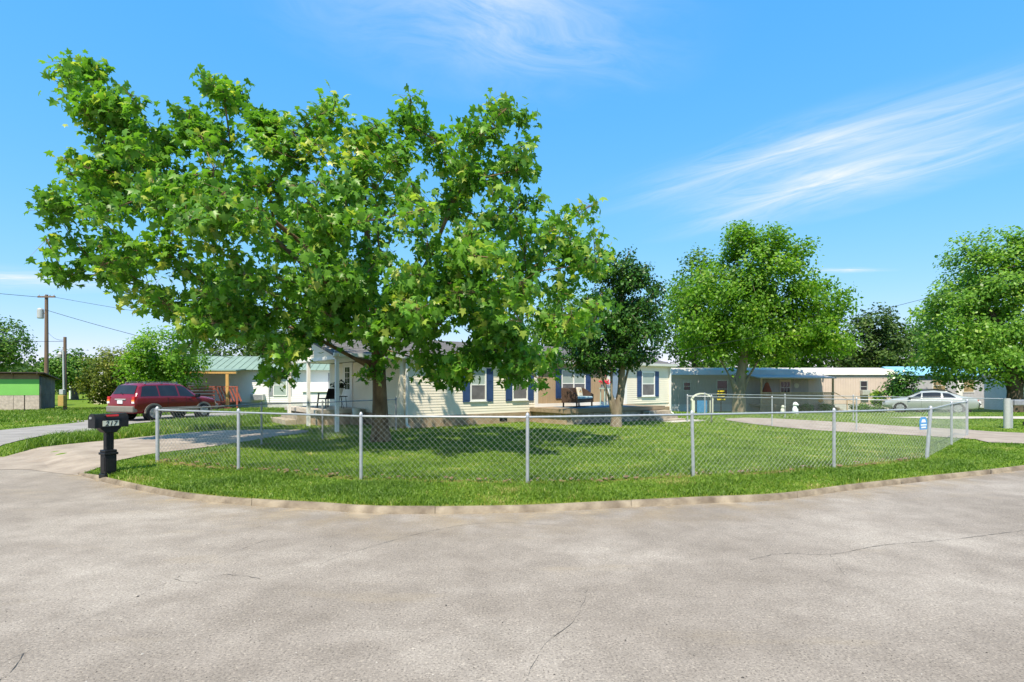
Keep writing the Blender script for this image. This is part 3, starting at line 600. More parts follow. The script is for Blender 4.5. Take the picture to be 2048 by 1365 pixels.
# ------------------------------------------------------------------ cars
def wheel(parent, x, y, r, w, side, M_t, M_r):
    t = MB().cyl((x,y-w/2,r),(x,y+w/2,r),r,n=28).build('wheel', M_t, parent, smooth=True, bevel=.02)
    yo = y+side*(w/2+.004); rim = MB().cyl((x,yo-side*.03,r),(x,yo,r),r*.66,n=24).build('rim', M_dgalv, t, smooth=True)
    sp_ = MB()
    for k in range(5): a = 6.283*k/5+.3; sp_.bar((x,yo+side*.008,r),(x+math.cos(a)*r*.62,yo+side*.008,r+math.sin(a)*r*.62),.02,r*.2)
    sp_.cyl((x,yo,r),(x,yo+side*.025,r),r*.17,n=12); sp_.build('spokes', M_r, t)
def car(name, loc, rz, stn, paint, label, cat, wheels, wr, wins, fw, rw, trimm, extras, clad=None, group=None):
    root = empty(name, loc, rz, label, cat, group)
    def sec(x):
        X = [s[0] for s in stn]; return [float(np.interp(x, X, [s[i] for s in stn])) for i in range(1, 7)]
    def ring(x):
        zb, ze, zt, wb, we, wt = sec(x); zm = zb+(ze-zb)*.5
        h = [(wb*.86,zb),(wb,zb+.07),(we+.025,zm),(we+.02,ze-.07),(we,ze),(wt+(we-wt)*.45,ze+(zt-ze)*.55),(wt,max(zt-.07,ze+(zt-ze)*.8)),(wt-.14,zt),(0,zt+.015)]
        return [(x,-a,b) for a, b in h] + [(x,a,b) for a, b in h[-2::-1]]
    xs = sorted(set([s[0] for s in stn] + list(np.linspace(stn[0][0], stn[-1][0], 34)))); v = []; f = []
    for x in xs: v += ring(x)
    n = len(v)//len(xs)
    for i in range(len(xs)-1): f += [(i*n+j, i*n+(j+1) % n, (i+1)*n+(j+1) % n, (i+1)*n+j) for j in range(n)]
    f += [tuple(range(n))[::-1], tuple(range((len(xs)-1)*n, len(xs)*n))]
    body = MB().add(v, [q[::-1] for q in f]).build('body', paint, root, smooth=True, angle=28)
    for s1 in (-1, 1):
        for (x0, x1, x2, x3) in wins:   # bottom-rear, bottom-front, top-front, top-rear
            def sp(x, ff):
                zb, ze, zt, wb, we, wt = sec(x); zt2 = max(zt-.07, ze+(zt-ze)*.8)
                A = np.array([we, ze]); B = np.array([wt+(we-wt)*.45, ze+(zt-ze)*.55]); C = np.array([wt, zt2])
                p = A+(B-A)*(ff/.58) if ff < .58 else B+(C-B)*((ff-.58)/.42); return (x, s1*(p[0]+.007), p[1])
            vv = []; fs = [.06,.3,.58,.75,.92]
            for ff in fs: a = x0+(x3-x0)*ff; b = x1+(x2-x1)*ff; vv += [sp(a+(b-a)*k/4, ff) for k in range(5)]
            ff_ = [(r_*5+c_, r_*5+c_+1, (r_+1)*5+c_+1, (r_+1)*5+c_) for r_ in range(4) for c_ in range(4)]
            MB().add(vv, ff_ if s1 < 0 else [q[::-1] for q in ff_]).build('side_window', M_glass, root, smooth=True)
        for wx in wheels:
            we = sec(wx)[4]; wheel(root, wx, s1*(we-.055), wr, .22, s1, M_tyre, M_rim)
            arc = MB(); ro2 = wr*1.2; pts = []
            for k in range(13): a = math.pi*(k/12); pts.append((wx+math.cos(a)*ro2, wr*.98+math.sin(a)*ro2*.98))
            for (p, q) in zip(pts[:-1], pts[1:]): arc.bar((p[0],s1*(we+.025),p[1]),(q[0],s1*(we+.025),q[1]),.05,.085)
            arc.build('wheel_arch', clad or trimm, root)
            MB().cyl((wx,s1*(we-.2),wr),(wx,s1*(we+.031),wr),wr*1.14,n=24).build('wheel_well', M_blk, root)
    for (xa, xb, nm) in ((fw[0], fw[1], 'windscreen'), (rw[0], rw[1], 'rear_window')):
        vv = []
        for k in range(6):
            x = xa+(xb-xa)*(.06+.88*k/5); zb, ze, zt, wb, we, wt = sec(x); sl = (sec(xb)[2]-sec(xa)[2])/(xb-xa); nl = math.hypot(1, sl); ox, oz = (-sl/nl*.012*(1 if True else 1), .012/nl)
            hw_ = wt-.10; vv += [(x+ox,-hw_,zt+oz+.002),(x+ox,-hw_*.5,zt+oz+.012),(x+ox,0,zt+oz+.016),(x+ox,hw_*.5,zt+oz+.012),(x+ox,hw_,zt+oz+.002)]
        MB().add(vv, [(r_*5+c_, r_*5+c_+1, (r_+1)*5+c_+1, (r_+1)*5+c_) for r_ in range(5) for c_ in range(4)]).build(nm, M_glass, root, smooth=True)
    extras(root, sec); return root
M_tyre = pmat('tyre_rubber', (.016,.016,.017), .8, .2, 20); M_rim = pmat('alloy', (.5,.5,.52), .3, .05, 5, metal=.7)
M_red = pmat('maroon_paint', (.17,.008,.016), .22, .06, 3, spec=.7); M_clad = pmat('grey_cladding', (.19,.175,.15), .5, .06, 4)
M_lamp = pmat('red_lamp', (.5,.02,.02), .2, .1, 9); M_amber = pmat('amber_lamp', (.75,.24,.05), .2, .1, 9)
suv = [(-2.2,.42,.74,.80,.76,.80,.74),(-2.17,.36,.9,1.05,.80,.85,.78),(-2.08,.34,1.06,1.16,.83,.87,.79),(-1.86,.33,1.08,1.60,.84,.88,.70),(-1.6,.33,1.08,1.69,.84,.89,.67),(-.4,.33,1.07,1.72,.84,.90,.66),(.2,.33,1.05,1.69,.84,.90,.65),(.42,.33,1.04,1.62,.84,.90,.66),(1.12,.33,1.0,1.10,.84,.89,.76),(1.6,.35,.94,1.04,.84,.88,.74),(2.02,.38,.86,.95,.82,.84,.68),(2.17,.42,.74,.80,.76,.76,.6),(2.22,.46,.64,.68,.66,.66,.5)]
def suv_x(root, sec):
    cl = MB()
    for s1 in (-1, 1): cl.box(-1.0,1.0,s1*.915-.02,s1*.915+.02,.36,.58)
    cl.build('side_cladding', M_clad, root, bevel=.015)
    MB().box(-2.27,-2.02,-.86,.86,.40,.68).build('rear_bumper', M_clad, root, bevel=.05); MB().box(2.0,2.28,-.82,.82,.40,.66).build('front_bumper', M_clad, root, bevel=.05)
    for s1 in (-1, 1):
        l = MB().box(-2.2,-2.0,s1*.79-.085,s1*.79+.085,.80,1.1).build('tail_lamp', M_lamp, root, bevel=.02); MB().box(-2.207,-2.0,s1*.79-.08,s1*.79+.08,.80,.88).build('reversing_lens', M_white, l); MB().box(-2.206,-2.0,s1*.79-.08,s1*.79+.08,.885,.96).build('amber_lens', M_amber, l)
        MB().bar((-1.55,s1*.60,1.755),(.1,s1*.60,1.755),.035,.03).build('roof_rail', M_dgalv, root)
        for xx in (-1.5,-.7,.05): MB().box(xx-.04,xx+.04,s1*.6-.015,s1*.6+.015,1.67,1.75).build('rail_foot', M_dgalv, root)
        MB().box(.82,.98,s1*1.0-.1,s1*1.0+.1,1.02,1.19).build('mirror', M_blk, root, bevel=.03); MB().box(.86,.92,s1*.9-.06,s1*.9+.06,1.02,1.08).build('mirror_arm', M_blk, root)
        for xx in (-.5,.45): MB().box(xx,xx+.16,s1*.935-.015,s1*.935+.015,.95,.985).build('door_handle', M_red, root, bevel=.008)
        MB().box(2.05,2.16,s1*.6-.15,s1*.6+.15,.72,.86).build('headlamp', M_glass, root, bevel=.02)
        for xx in (-.62,.32): MB().box(xx-.004,xx+.004,s1*.922-.006,s1*.922+.006,.6,1.04).build('door_seam', M_blk, root)
    MB().box(-2.225,-2.17,-.34,.34,.955,1.0).build('chrome_bar', M_wire, root, bevel=.01); MB().box(-2.235,-2.19,-.16,.16,.79,.93).build('licence_plate', MATS['sign_white'], root); MB().bar((-2.1,0,1.2),(-2.0,.3,1.32),.02,.02).build('rear_wiper', M_blk, root)
srot = R(70); rw_c = Vector((-16.5,25.2)); hd = Vector((math.cos(srot), math.sin(srot))); rt = Vector((hd.y,-hd.x)); sc_ = rw_c + hd*1.31 - rt*.78
car('maroon_suv', (sc_.x, sc_.y, Hs(sc_.x, sc_.y)+.024), srot, suv, M_red, 'maroon SUV with grey cladding parked facing away on the lane', 'car', (-1.31,1.31), .345, [(-1.92,-1.05,-1.05,-1.72),(-.98,-.06,-.1,-.98),(.02,.98,.42,-.02)], (.44,1.1), (-2.07,-1.85), M_clad, suv_x)
sed = [(-2.5,.42,.66,.72,.66,.70,.6),(-2.42,.32,.86,.95,.80,.85,.74),(-2.2,.28,.94,1.04,.84,.89,.76),(-1.75,.26,.96,1.10,.86,.91,.74),(-1.0,.25,.95,1.38,.86,.92,.62),(-.3,.25,.93,1.45,.86,.93,.60),(.35,.25,.92,1.40,.86,.93,.62),(1.25,.26,.88,.99,.86,.92,.74),(1.8,.27,.80,.90,.84,.90,.72),(2.3,.32,.68,.76,.80,.84,.66),(2.46,.38,.58,.62,.70,.72,.5)]
M_silver = pmat('silver_paint', (.36,.385,.38), .28, .04, 3, metal=.15, spec=.7); M_dkp = pmat('black_paint', (.012,.013,.016), .2, .1, 3, spec=.7)
def sed_x(root, sec):
    for s1 in (-1, 1):
        MB().box(-2.47,-2.2,s1*.66-.16,s1*.66+.16,.80,.90).build('tail_lamp', M_lamp, root, bevel=.02); MB().box(2.2,2.4,s1*.62-.16,s1*.62+.14,.60,.72).build('headlamp', M_glass, root, bevel=.02)
        MB().box(.92,1.06,s1*1.0-.09,s1*1.0+.09,.93,1.04).build('mirror', root['pm'] if False else M_blk, root, bevel=.03)
        for xx in (-.55,.45): MB().box(xx,xx+.18,s1*.955-.012,s1*.955+.012,.80,.825).build('door_handle', M_galv, root)
        MB().bar((-1.2,s1*.945,.3),(1.2,s1*.945,.3),.02,.05).build('sill_trim', M_galv, root)
        for xx in (-.66,.38,1.1): MB().box(xx-.004,xx+.004,s1*.951-.005,s1*.951+.005,.4,.9).build('door_seam', M_blk, root)
    MB().box(-2.53,-2.45,-.25,.25,.5,.62).build('licence_plate', MATS['sign_white'], root)
# silver saloon, nose to the left
car('silver_car', (27.2, 36.0, Hs(27.2,36)), R(147), sed, M_silver, 'silver sedan parked behind the chain-link fence at the right', 'car', (-1.45,1.5), .335, [(-1.5,-.72,-.72,-1.05),(-.64,.34,.3,-.62),(.42,1.2,.5,.36)], (.36,1.24), (-1.74,-1.0), M_silver, sed_x)
def dk_x(root, sec):
    for s1 in (-1, 1):
        MB().box(2.02,2.2,s1*.6-.17,s1*.6+.17,.72,.88).build('headlamp', M_white, root, bevel=.02); MB().box(.82,.98,s1*1.0-.1,s1*1.0+.1,1.02,1.19).build('mirror', M_blk, root, bevel=.03); MB().bar((-1.55,s1*.60,1.755),(.1,s1*.60,1.755),.035,.03).build('roof_rail', M_blk, root)
    MB().box(2.1,2.26,-.8,.8,.42,.62).build('front_bumper', M_wire, root, bevel=.04); MB().box(2.13,2.21,-.38,.38,.66,.84).build('grille', M_dgalv, root)
car('dark_suv', (32.2, 41.2, Hs(32.2,41.2)), R(-37), suv, M_dkp, 'black SUV parked behind the silver sedan facing right', 'car', (-1.31,1.31), .345, [(-1.92,-1.05,-1.05,-1.72),(-.98,-.06,-.1,-.98),(.02,.98,.42,-.02)], (.44,1.1), (-2.07,-1.85), M_blk, dk_x)

# ------------------------------------------------------------------ neighbouring buildings
def simple_window(parent, x0, x1, y, z0, z1, frame, glass, bars=True):
    o = MB(); 
    for a, b, c, e in ((x0-.06,x1+.06,z1,z1+.06),(x0-.06,x1+.06,z0-.06,z0),(x0-.06,x0,z0,z1),(x1,x1+.06,z0,z1)): o.box(a,b,y-.05,y+.01,c,e)
    o = o.build('window', frame, parent); MB().box(x0,x1,y-.02,y-.006,z0,z1).build('pane', glass, o)
    if bars: MB().box(x0,x1,y-.035,y-.018,(z0+z1)/2-.02,(z0+z1)/2+.02).build('meeting_rail', frame, o)
    return o
M_gry = pmat('grey_metal_and_shaded_siding', (.40,.37,.35), .5, .06, 1.5); M_pnk = pmat('pale_pink_metal_siding', (.60,.49,.43), .5, .05, 1.5); M_tin = pmat('white_coated_roof', (.52,.50,.46), .6, .15, .8); M_skirt = pmat('skirting', (.50,.50,.50), .6, .2, 1.2)
M_lat = pmat('lattice_wood', (.46,.32,.2), .8, .2, 4); M_dark = pmat('dark_brown', (.05,.035,.03), .7, .3, 4)
tz = Hs(20,45); T = empty('grey_trailer', (12.9,45.0,tz), R(-1.2), 'long pale pink single-wide trailer, left half coloured grey for shade, with a covered lattice porch', 'trailer')
MB().box(0,18.0,.02,4.2,.55,2.98).build('wall', M_gry, T)
nrb = 0
for i in range(90):
    x = i*.2+.02
    if x > 17.9: break
    MB().box(x,x+.19,-.012,.02,.62,2.72).build('siding_panel', M_gry if x < 11.2 else M_pnk, T)  # left panels greyed to carry tree shade in their colour, lit right ones pink
MB().box(0,18.05,-.03,.02,2.74,2.98).build('fascia', M_gry, T); MB().box(0,18,-.02,.05,-.2,.58).build('skirting', M_skirt, T)
for z in (.1,.25,.4): MB().box(0,18,-.03,-.018,z,z+.02).build('skirting_rib', M_skirt, T)
MB().prism([(-.1,-.15,2.98),(-.1,4.35,2.98),(-.1,4.1,3.3),(-.1,2.1,3.62),(-.1,.3,3.4)], (18.3,0,0)).build('roof', M_tin, T)
MB().prism([(18.0,.02,.55),(18.0,4.2,.55),(18.0,4.2,2.98),(18.0,.02,2.98)], (.03,0,0)).build('end_wall', M_pnk, T)
for x0, x1, z0, z1 in ((1.15,1.65,1.75,2.35),(3.85,4.65,1.15,2.5),(15.4,15.9,1.6,2.45)): simple_window(T, x0, x1, -.012, z0, z1, M_wire, M_glass)
ac = MB().box(15.35,15.95,-.4,-.02,1.35,1.75).build('window_air_conditioner', M_wire, T, bevel=.02)
# porch of the trailer
pr = MB(); pr.prism([(6.3,-2.3,2.66),(6.3,0,2.92),(6.3,0,3.0),(6.3,-2.3,2.74)], (5.9,0,0)); pr.build('porch_roof', M_gry, T)
MB().box(6.4,12.1,-2.2,-.05,.5,.62).build('porch_floor', M_wood, T)
for x in (6.5,12.0): MB().box(x-.06,x+.06,-2.22,-2.1,-.2,2.7).build('porch_post', M_lat, T)
MB().box(6.4,12.1,-2.24,-2.14,1.5,1.6).build('porch_rail', M_lat, T); MB().box(6.4,12.1,-2.24,-2.14,.42,.6).build('porch_rail', M_wood, T)
lt = MB(); k = -.95
while k < 5.5:
    for sg in (1, -1):
        for z0, hh in ((.6,.9),(-.1,.52)):
            a, b = (k, k+hh) if sg == 1 else (k+hh, k); a2 = min(max(a,0),5.5); b2 = min(max(b,0),5.5)
            if abs(b2-a2) > .03: lt.bar((6.5+a2,-2.19,z0+(a2-a)/(b-a)*hh),(6.5+b2,-2.19+.01*sg,z0+(b2-a)/(b-a)*hh),.02,.04)
    k += .16
lt.build('lattice', M_lat, T)
dr = MB().box(8.9,9.8,-.05,.0,.62,2.6).build('door', M_pnk, T); MB().box(9.0,9.7,-.06,-.05,1.5,2.4).build('glass', M_glass, dr)
for q in (1,2): MB().box(9.0+q*.233-.012,9.0+q*.233+.012,-.066,-.06,1.5,2.4).build('glazing_bar', M_white, dr)
MB().box(9.0,9.7,-.066,-.0605,1.94,1.97).build('glazing_bar', M_white, dr)
MB().lathe([(.2,0),(.2,.03)], (0,0,0), 16).build('wall_plate', MATS['plate_cream'], T); wp = bpy.data.objects['wall_plate']; wp.rotation_euler = (R(90),0,0); wp.location = (10.25,-.02,2.1)
MB().cyl((11.0,-2.26,.98),(11.0,-2.3,.98),.18,n=12).build('orange_disc', pmat('orange_paint', (.62,.27,.06), .6, .2), T)
MB().bar((12.15,-2.2,1.55),(13.2,-2.9,.8),.05,.06).bar((13.2,-2.9,.85),(13.2,-2.9,-.2),.06,.06).bar((12.8,-2.65,1.1),(12.8,-2.65,-.2),.06,.06).build('stair_rail', M_lat, T)
for q in range(3): MB().box(12.2+q*.3,12.5+q*.3,-2.2,-1.2,-.2,.42-q*.17).build('stair', M_wood, T)
um = empty('folded_umbrella', (*(Matrix.Rotation(R(-1.2),2) @ Vector((7.4,-1.1)) + Vector((12.9,45.0))), tz+.62), 0, 'folded reddish brown patio umbrella on the trailer porch', 'umbrella')
MB().lathe([(.5,.35),(.33,1.1),(.14,1.65),(.04,1.75)], n=9).build('canopy', pmat('rust_cloth', (.25,.07,.045), .8, .3, 3), um); MB().cyl((0,0,0),(0,0,1.8),.025).build('pole', M_dark, um); MB().lathe([(.25,0),(.25,.06),(.05,.1)], n=14).build('base', M_dark, um)

BT = empty('blue_roofed_trailer', (36.5,52.0,Hs(40,50)), R(-2), 'grey trailer with a light blue metal roof behind the parked cars', 'trailer')
MB().box(0,15.5,0,4,-.1,3.1).build('wall', pmat('lilac_grey_siding', (.42,.42,.45), .6, .06, 1), BT); MB().prism([(-.2,-.3,3.05),(-.2,4.3,3.05),(-.2,2,3.95)], (15.9,0,0)).build('roof', pmat('light_blue_metal', (.22,.46,.62), .4, .08, 1), BT)
for i in range(50): MB().box(.05+i*.3,.33+i*.3,-.014,.0,.5,3.0).build('siding_panel', MATS['lilac_grey_siding'], BT)
for x0, x1 in ((3.2,4.3),(6.0,6.9),(11,12)): simple_window(BT, x0, x1, -.014, 1.5, 2.7, M_white, pmat('tan_blind', (.32,.24,.13), .5, .1))
MB().box(5.4,5.9,-.05,-.01,.4,2.6).build('door', M_white, BT)
WB = empty('white_trailer', (42.2,45.5,Hs(42,45)), R(-4), 'white trailer partly hidden behind the right-hand tree', 'trailer')
MB().box(0,12,0,4,-.1,3.0).build('wall', M_white, WB); MB().prism([(-.2,-.3,2.95),(-.2,4.3,2.95),(-.2,2,3.7)], (12.4,0,0)).build('roof', M_tin, WB); simple_window(WB, 2, 3, 0, 1.3, 2.3, M_dgalv, M_glass); simple_window(WB, 5, 6, 0, 1.3, 2.3, M_dgalv, M_glass)

# white house with green roof (left)
WH = empty('white_house', (-22.8,37.6,LAWN), R(9), 'white house with green metal roof and red porch railing', 'house')
M_wsid = pmat('white_siding', (.76,.75,.73), .6, .03, 1); M_grn = pmat('green_metal_roof', (.20,.27,.21), .55, .1, 1); M_redw = pmat('red_stained_wood', (.32,.085,.055), .75, .15, 4); M_newwood = pmat('new_pine', (.55,.31,.10), .7, .12, 4, stretch=(4,4,.6))
MB().box(0,11.5,0,6,-.1,2.72).build('wall', M_wsid, WH)
siding(0,11.5,.42,2.7,'x',0,.13,.02).build('siding', M_wsid, WH); MB().box(0,11.5,-.03,.0,-.1,.4).build('foundation', M_skirt, WH)
MB().prism([(-.3,-.5,2.66),(-.3,6.5,2.66),(-.3,3,3.75)], (12.1,0,0)).build('roof', M_grn, WH)
for i in range(26): MB().bar((-.3+i*.47,-.5,2.68),(-.3+i*.47,3,3.77),.03,.03).build('roof_rib', M_grn, WH)
MB().prism([(.2,-2.6,2.52),(.2,-.5,2.68),(.2,-.5,2.74),(.2,-2.6,2.6)], (4.3,0,0)).build('porch_roof', M_grn, WH)
for x in (.35,3.95): MB().box(x-.09,x+.09,-2.55,-2.37,-.1,2.4).build('porch_post', M_newwood, WH)
MB().box(.2,4.5,-2.57,-2.35,2.36,2.54).build('porch_beam', M_newwood, WH); MB().box(.3,4.0,-2.5,-.04,.42,.52).build('porch_floor', M_redw, WH)
for z in (.7,.9,1.1,1.3): MB().box(.35,3.2,-2.5,-2.46,z,z+.11).build('railing_board', M_redw, WH)
MB().box(.3,4.6,-2.53,-2.43,1.46,1.54).build('railing_cap', M_redw, WH)
for q in range(7): MB().bar((3.25+q*.2,-2.48,1.45),(3.6+q*.2,-2.48,.55),.03,.1).build('railing_board', M_redw, WH)
MB().box(4.5,4.6,-2.53,-2.43,-.1,1.5).build('railing_post', M_redw, WH)
for q in range(4): MB().box(3.3+.32*q,3.62+.32*q,-3.0,-2.5,-.1,.42-.13*q).build('step', M_redw, WH)
for x0, x1, z0, z1 in ((6.2,7.0,.9,2.3),(10.2,10.7,1.2,2.4)):
    simple_window(WH, x0, x1, -.02, z0, z1, M_white, M_blind)
    MB().box(x0-.36,x0-.08,-.04,-.015,z0-.06,z1+.06).build('shutter', M_dgalv, WH); MB().box(x1+.08,x1+.36,-.04,-.015,z0-.06,z1+.06).build('shutter', M_dgalv, WH)
ac = MB().box(4.75,5.6,-.45,-.02,.55,.98).build('air_conditioner', M_wire, WH, bevel=.02); MB().box(4.82,5.5,-.46,-.45,.6,.92).build('grille', M_dgalv, ac)
ex = MB().box(8.6,11.3,-2.3,-.02,-.1,1.15).build('lean_to', M_wsid, WH); MB().box(8.5,11.4,-2.4,0,1.15,1.25).build('lean_to_roof', M_white, WH)
MB().cyl((5.9,-.03,.4),(5.9,-.03,2.6),.02).build('conduit', M_dgalv, WH)
# shed
M_osb = pmat('pale_osb', (.52,.43,.36), .85, .2, 7); M_green = pmat('green_board', (.20,.52,.11), .7, .06, 1.5); M_dsheet = pmat('dark_grey_sheeting', (.07,.072,.075), .85, scale=1.5, c2=(.15,.15,.155))
SH = empty('shed', (-29.5,34.4,LAWN), R(207), 'patched plywood shed with a bright green panel and dark grey side', 'shed')
MB().box(0,5,-3.1,0,-.1,2.15).build('wall_core', M_dsheet, SH); 
for x0, x1 in ((.05,1.28),(1.3,2.52),(2.54,3.76),(3.78,4.98)): MB().box(x0,x1,0,.03,0,.98).build('osb_sheet', M_osb, SH); MB().box(x0,x1,0,.028,1.99,2.3).build('plywood_sheet', pmat('raw_plywood', (.30,.19,.10), .8, .2, 3), SH)
MB().box(.05,2.52,0,.035,.99,1.98).build('green_panel', M_green, SH); MB().box(2.54,4.98,0,.034,.99,1.98).build('green_panel', M_green, SH)
for a, b in ((-1.02,-.02),(-2.05,-1.04),(-3.08,-2.07)):
    for z0, z1 in ((0,1.0),(1.02,2.1)): MB().box(-.025,0,a,b,z0,z1).build('dark_side_sheet', M_dsheet, SH)  # dark grey sheets over the side wall
MB().prism([(-.25,.35,2.42),(-.25,.35,2.36),(-.25,-3.4,1.98),(-.25,-3.4,2.04)], (5.5,0,0)).build('roof', M_dark, SH)
for k in range(5): MB().bar((.1+k*1.2,.3,2.33),(.1+k*1.2,-3.3,1.96),.05,.09).build('rafter', MATS['raw_plywood'], SH)
# far carport and cream trailer at the left
CP = empty('far_carport', (-50,62,LAWN), R(10), 'far grey carport with white posts behind the meter pole', 'carport')
MB().prism([(0,0,2.5),(3.5,0,2.6),(7,0,3.1),(7,0,3.22),(3.5,0,2.74),(0,0,2.64)], (0,4,0)).build('roof', M_white, CP)
for x in (.1,3.4,6.9): MB().box(x-.07,x+.07,.05,.2,-.1,2.6).build('post', M_white, CP)
MB().box(0,7,3.9,4,-.1,2.6).build('back_wall', M_dark, CP); MB().box(1.0,1.9,3.8,3.9,1.2,2.3).build('board', MATS['raw_plywood'], CP)
CT = empty('cream_trailer', (-35.0,46.0,LAWN), R(5), 'low cream trailer behind the olive bush at the left', 'trailer')
MB().box(0,7.5,0,3,-.1,2.4).build('wall', pmat('cream_metal', (.68,.60,.40), .6, .05), CT); MB().prism([(-.2,-.2,2.4),(-.2,3.2,2.4),(-.2,1.5,2.85)], (7.9,0,0)).build('roof', M_tin, CT); simple_window(CT, 1.2, 2.2, 0, 1.2, 2.0, M_white, M_glass); simple_window(CT, 4.2, 5.2, 0, 1.2, 2.0, M_white, M_glass)

# ------------------------------------------------------------------ poles and wires
M_pole = pmat('brown_pole', (.17,.11,.075), .9, .25, 3, stretch=(6,6,.5))
P1 = pd(93,745,46); up = empty('utility_pole', (P1.x,P1.y,LAWN), 0, 'tall brown utility pole with crossarm and transformer at the left', 'pole')
MB().cyl((0,0,-.3),(0,0,9.15),.17,.12,n=12).build('pole', M_pole, up, smooth=True); MB().bar((-.6,-.15,8.95),(.85,-.15,8.95),.1,.12).build('crossarm', M_pole, up)
for x in (-.5,0,.4,.75): MB().lathe([(.03,9.0),(.05,9.05),(.03,9.14)], (x,-.15,0), 8).build('insulator', M_galv, up)
MB().lathe([(.2,0),(.24,.05),(.24,.75),(.15,.85)], (-.42,-.1,7.15), 14).build('transformer', M_wire, up, smooth=True); MB().bar((-.3,0,7.6),(0,0,7.6),.08,.08).build('bracket', M_dgalv, up)
P2 = pd(130,826,33.5); mp2 = empty('meter_pole', (P2.x,P2.y,LAWN), 0, 'short service pole with white conduit and tan meter box', 'pole')
MB().cyl((0,0,-.2),(0,0,4.55),.1,.08,n=10).build('pole', M_pole, mp2, smooth=True); MB().cyl((.02,-.11,.9),(-.02,-.11,3.7),.05,n=8).build('conduit', M_wire, mp2, smooth=True); MB().box(-.17,.17,-.34,-.08,.35,1.0).build('meter_box', pmat('tan_metal', (.42,.28,.08), .5, .1), mp2, bevel=.02); MB().box(-.12,.12,-.3,-.08,1.05,1.35).build('meter', M_wire, mp2, bevel=.02); MB().lathe([(.1,3.3),(.14,3.5),(.06,3.65)], (-.25,-.05,0), 10).build('lamp', M_wire, mp2); MB().bar((-.25,-.05,3.6),(0,0,3.6),.03,.03).build('lamp_arm', M_dgalv, mp2)
def wire(a, b, sag, label, r=.012):
    m = MB(); a = Vector(a); b = Vector(b); p = None
    for i in range(17):
        t = i/16; q = a.lerp(b, t)-Vector((0,0,sag*4*t*(1-t)))
        if p: m.cyl(p, q, r, n=4, caps=False)
        p = q
    tag(m.build('overhead_wire', M_blk), label, 'wire')
pt = Vector((P1.x, P1.y, 0)); wire(pt+Vector((0,-.15,8.0)), (-19,40,3.4), .2, 'lower dark wire from the tall pole down to the white house', .018); wire(pt+Vector((.75,-.15,9.05)), (-16,52,6.2), .3, 'upper dark wire running right from the tall pole crossarm', .014)
wire(pt+Vector((-.5,-.15,9.05)), (-60,30,10.6), .3, 'dark wire running left from the tall pole crossarm', .018); wire(pt+Vector((0,.1,6.2)), Vector((P2.x,P2.y,4.5)), .25, 'slack wire between the tall pole and the meter pole', .012)
wire(Vector((P2.x,P2.y,4.4)), (-75,34,5.2), .2, 'low wire running left from the meter pole', .012)
wire((8.3,31.5,3.5), (36,36,10.0), .5, 'pale service wire rising right in front of the big green tree', .012); wire((22,60,7.3), (75,60,7.6), .2, 'far wire crossing the dark trees at the right', .02); wire((22,60,4.6), (75,60,4.9), .2, 'lower far wire crossing the dark trees at the right', .02)

# ------------------------------------------------------------------ small yard things by the trailer
def hz(x, y, Y): p = pd(x, y, Y); return (p.x, Y, Hs(p.x, Y))
ga = empty('garden_arch', hz(1404,830,33), 0, 'small cream garden arch around a blue panel behind the gate', 'garden arch')
for s1 in (-1, 1): MB().box(s1*.55-.09,s1*.55+.09,-.1,.1,-.05,.75).build('side', MATS['plate_cream'], ga)
m = MB(); pts = [(.62*math.cos(R(a)),.75+.42*math.sin(R(a))) for a in range(0,181,20)]
for p, q in zip(pts[:-1], pts[1:]): m.bar((p[0],0,p[1]),(q[0],0,q[1]),.14,.08)
m.build('arch', MATS['plate_cream'], ga); MB().box(-.3,.3,-.03,.03,-.05,.75).build('blue_panel', pmat('blue_panel', (.05,.19,.36), .5, .1), ga)
def dog(loc, rz, mat, label, sc=1):
    root = empty('dog_statue', loc, rz, label, 'statue'); root.scale = (sc,)*3
    m = MB(); m.lathe([(.1,0),(.16,.12),(.15,.3),(.1,.45),(.07,.5)], n=12); m.lathe([(.05,.47),(.12,.52),(.13,.6),(.08,.69),(.02,.71)], (0,-.03,0), 12); m.cyl((0,-.1,.58),(0,-.24,.55),.06,.045); m.cyl((.06,-.12,.3),(.06,-.15,0),.04); m.cyl((-.06,-.12,.3),(-.06,-.15,0),.04); m.cyl((.1,-.02,.66),(.15,0,.52),.04,.02); m.cyl((-.1,-.02,.66),(-.15,0,.52),.04,.02); m.cyl((0,.12,.06),(.08,.32,.12),.04,.02); m.build('body', mat, root, smooth=True, angle=60)
dog(hz(1590,834,31), R(20), MATS['sign_white'], 'white sitting dog statue behind the driveway fence', .95); dog(hz(1565,836,31), R(70), MATS['plate_cream'], 'smaller cream dog statue beside the white one', .7)
wsn = empty('yard_marker', hz(1442,820,40), 0, 'yellow and black striped marker in front of the trailer window', 'marker'); MB().bar((0,0,-.1),(0,0,1.0),.05,.05).build('stake', M_dark, wsn)
for k in range(4): MB().box(-.3+.05*(k % 2),.3-.05*(k % 2),-.03,.0,.9+k*.2,1.0+k*.2).build('stripe', pmat('yellow_paint', (.6,.45,.03), .5, .1), wsn)
MB().box(-.28,.28,.0,.03,.85,1.65).build('board', M_blk, wsn)
bn = empty('blue_bin', hz(2046,858,21.5), R(20), 'blue wheeled bin at the right edge', 'bin'); bn.location = (21.0,22.0,Hs(21,22))
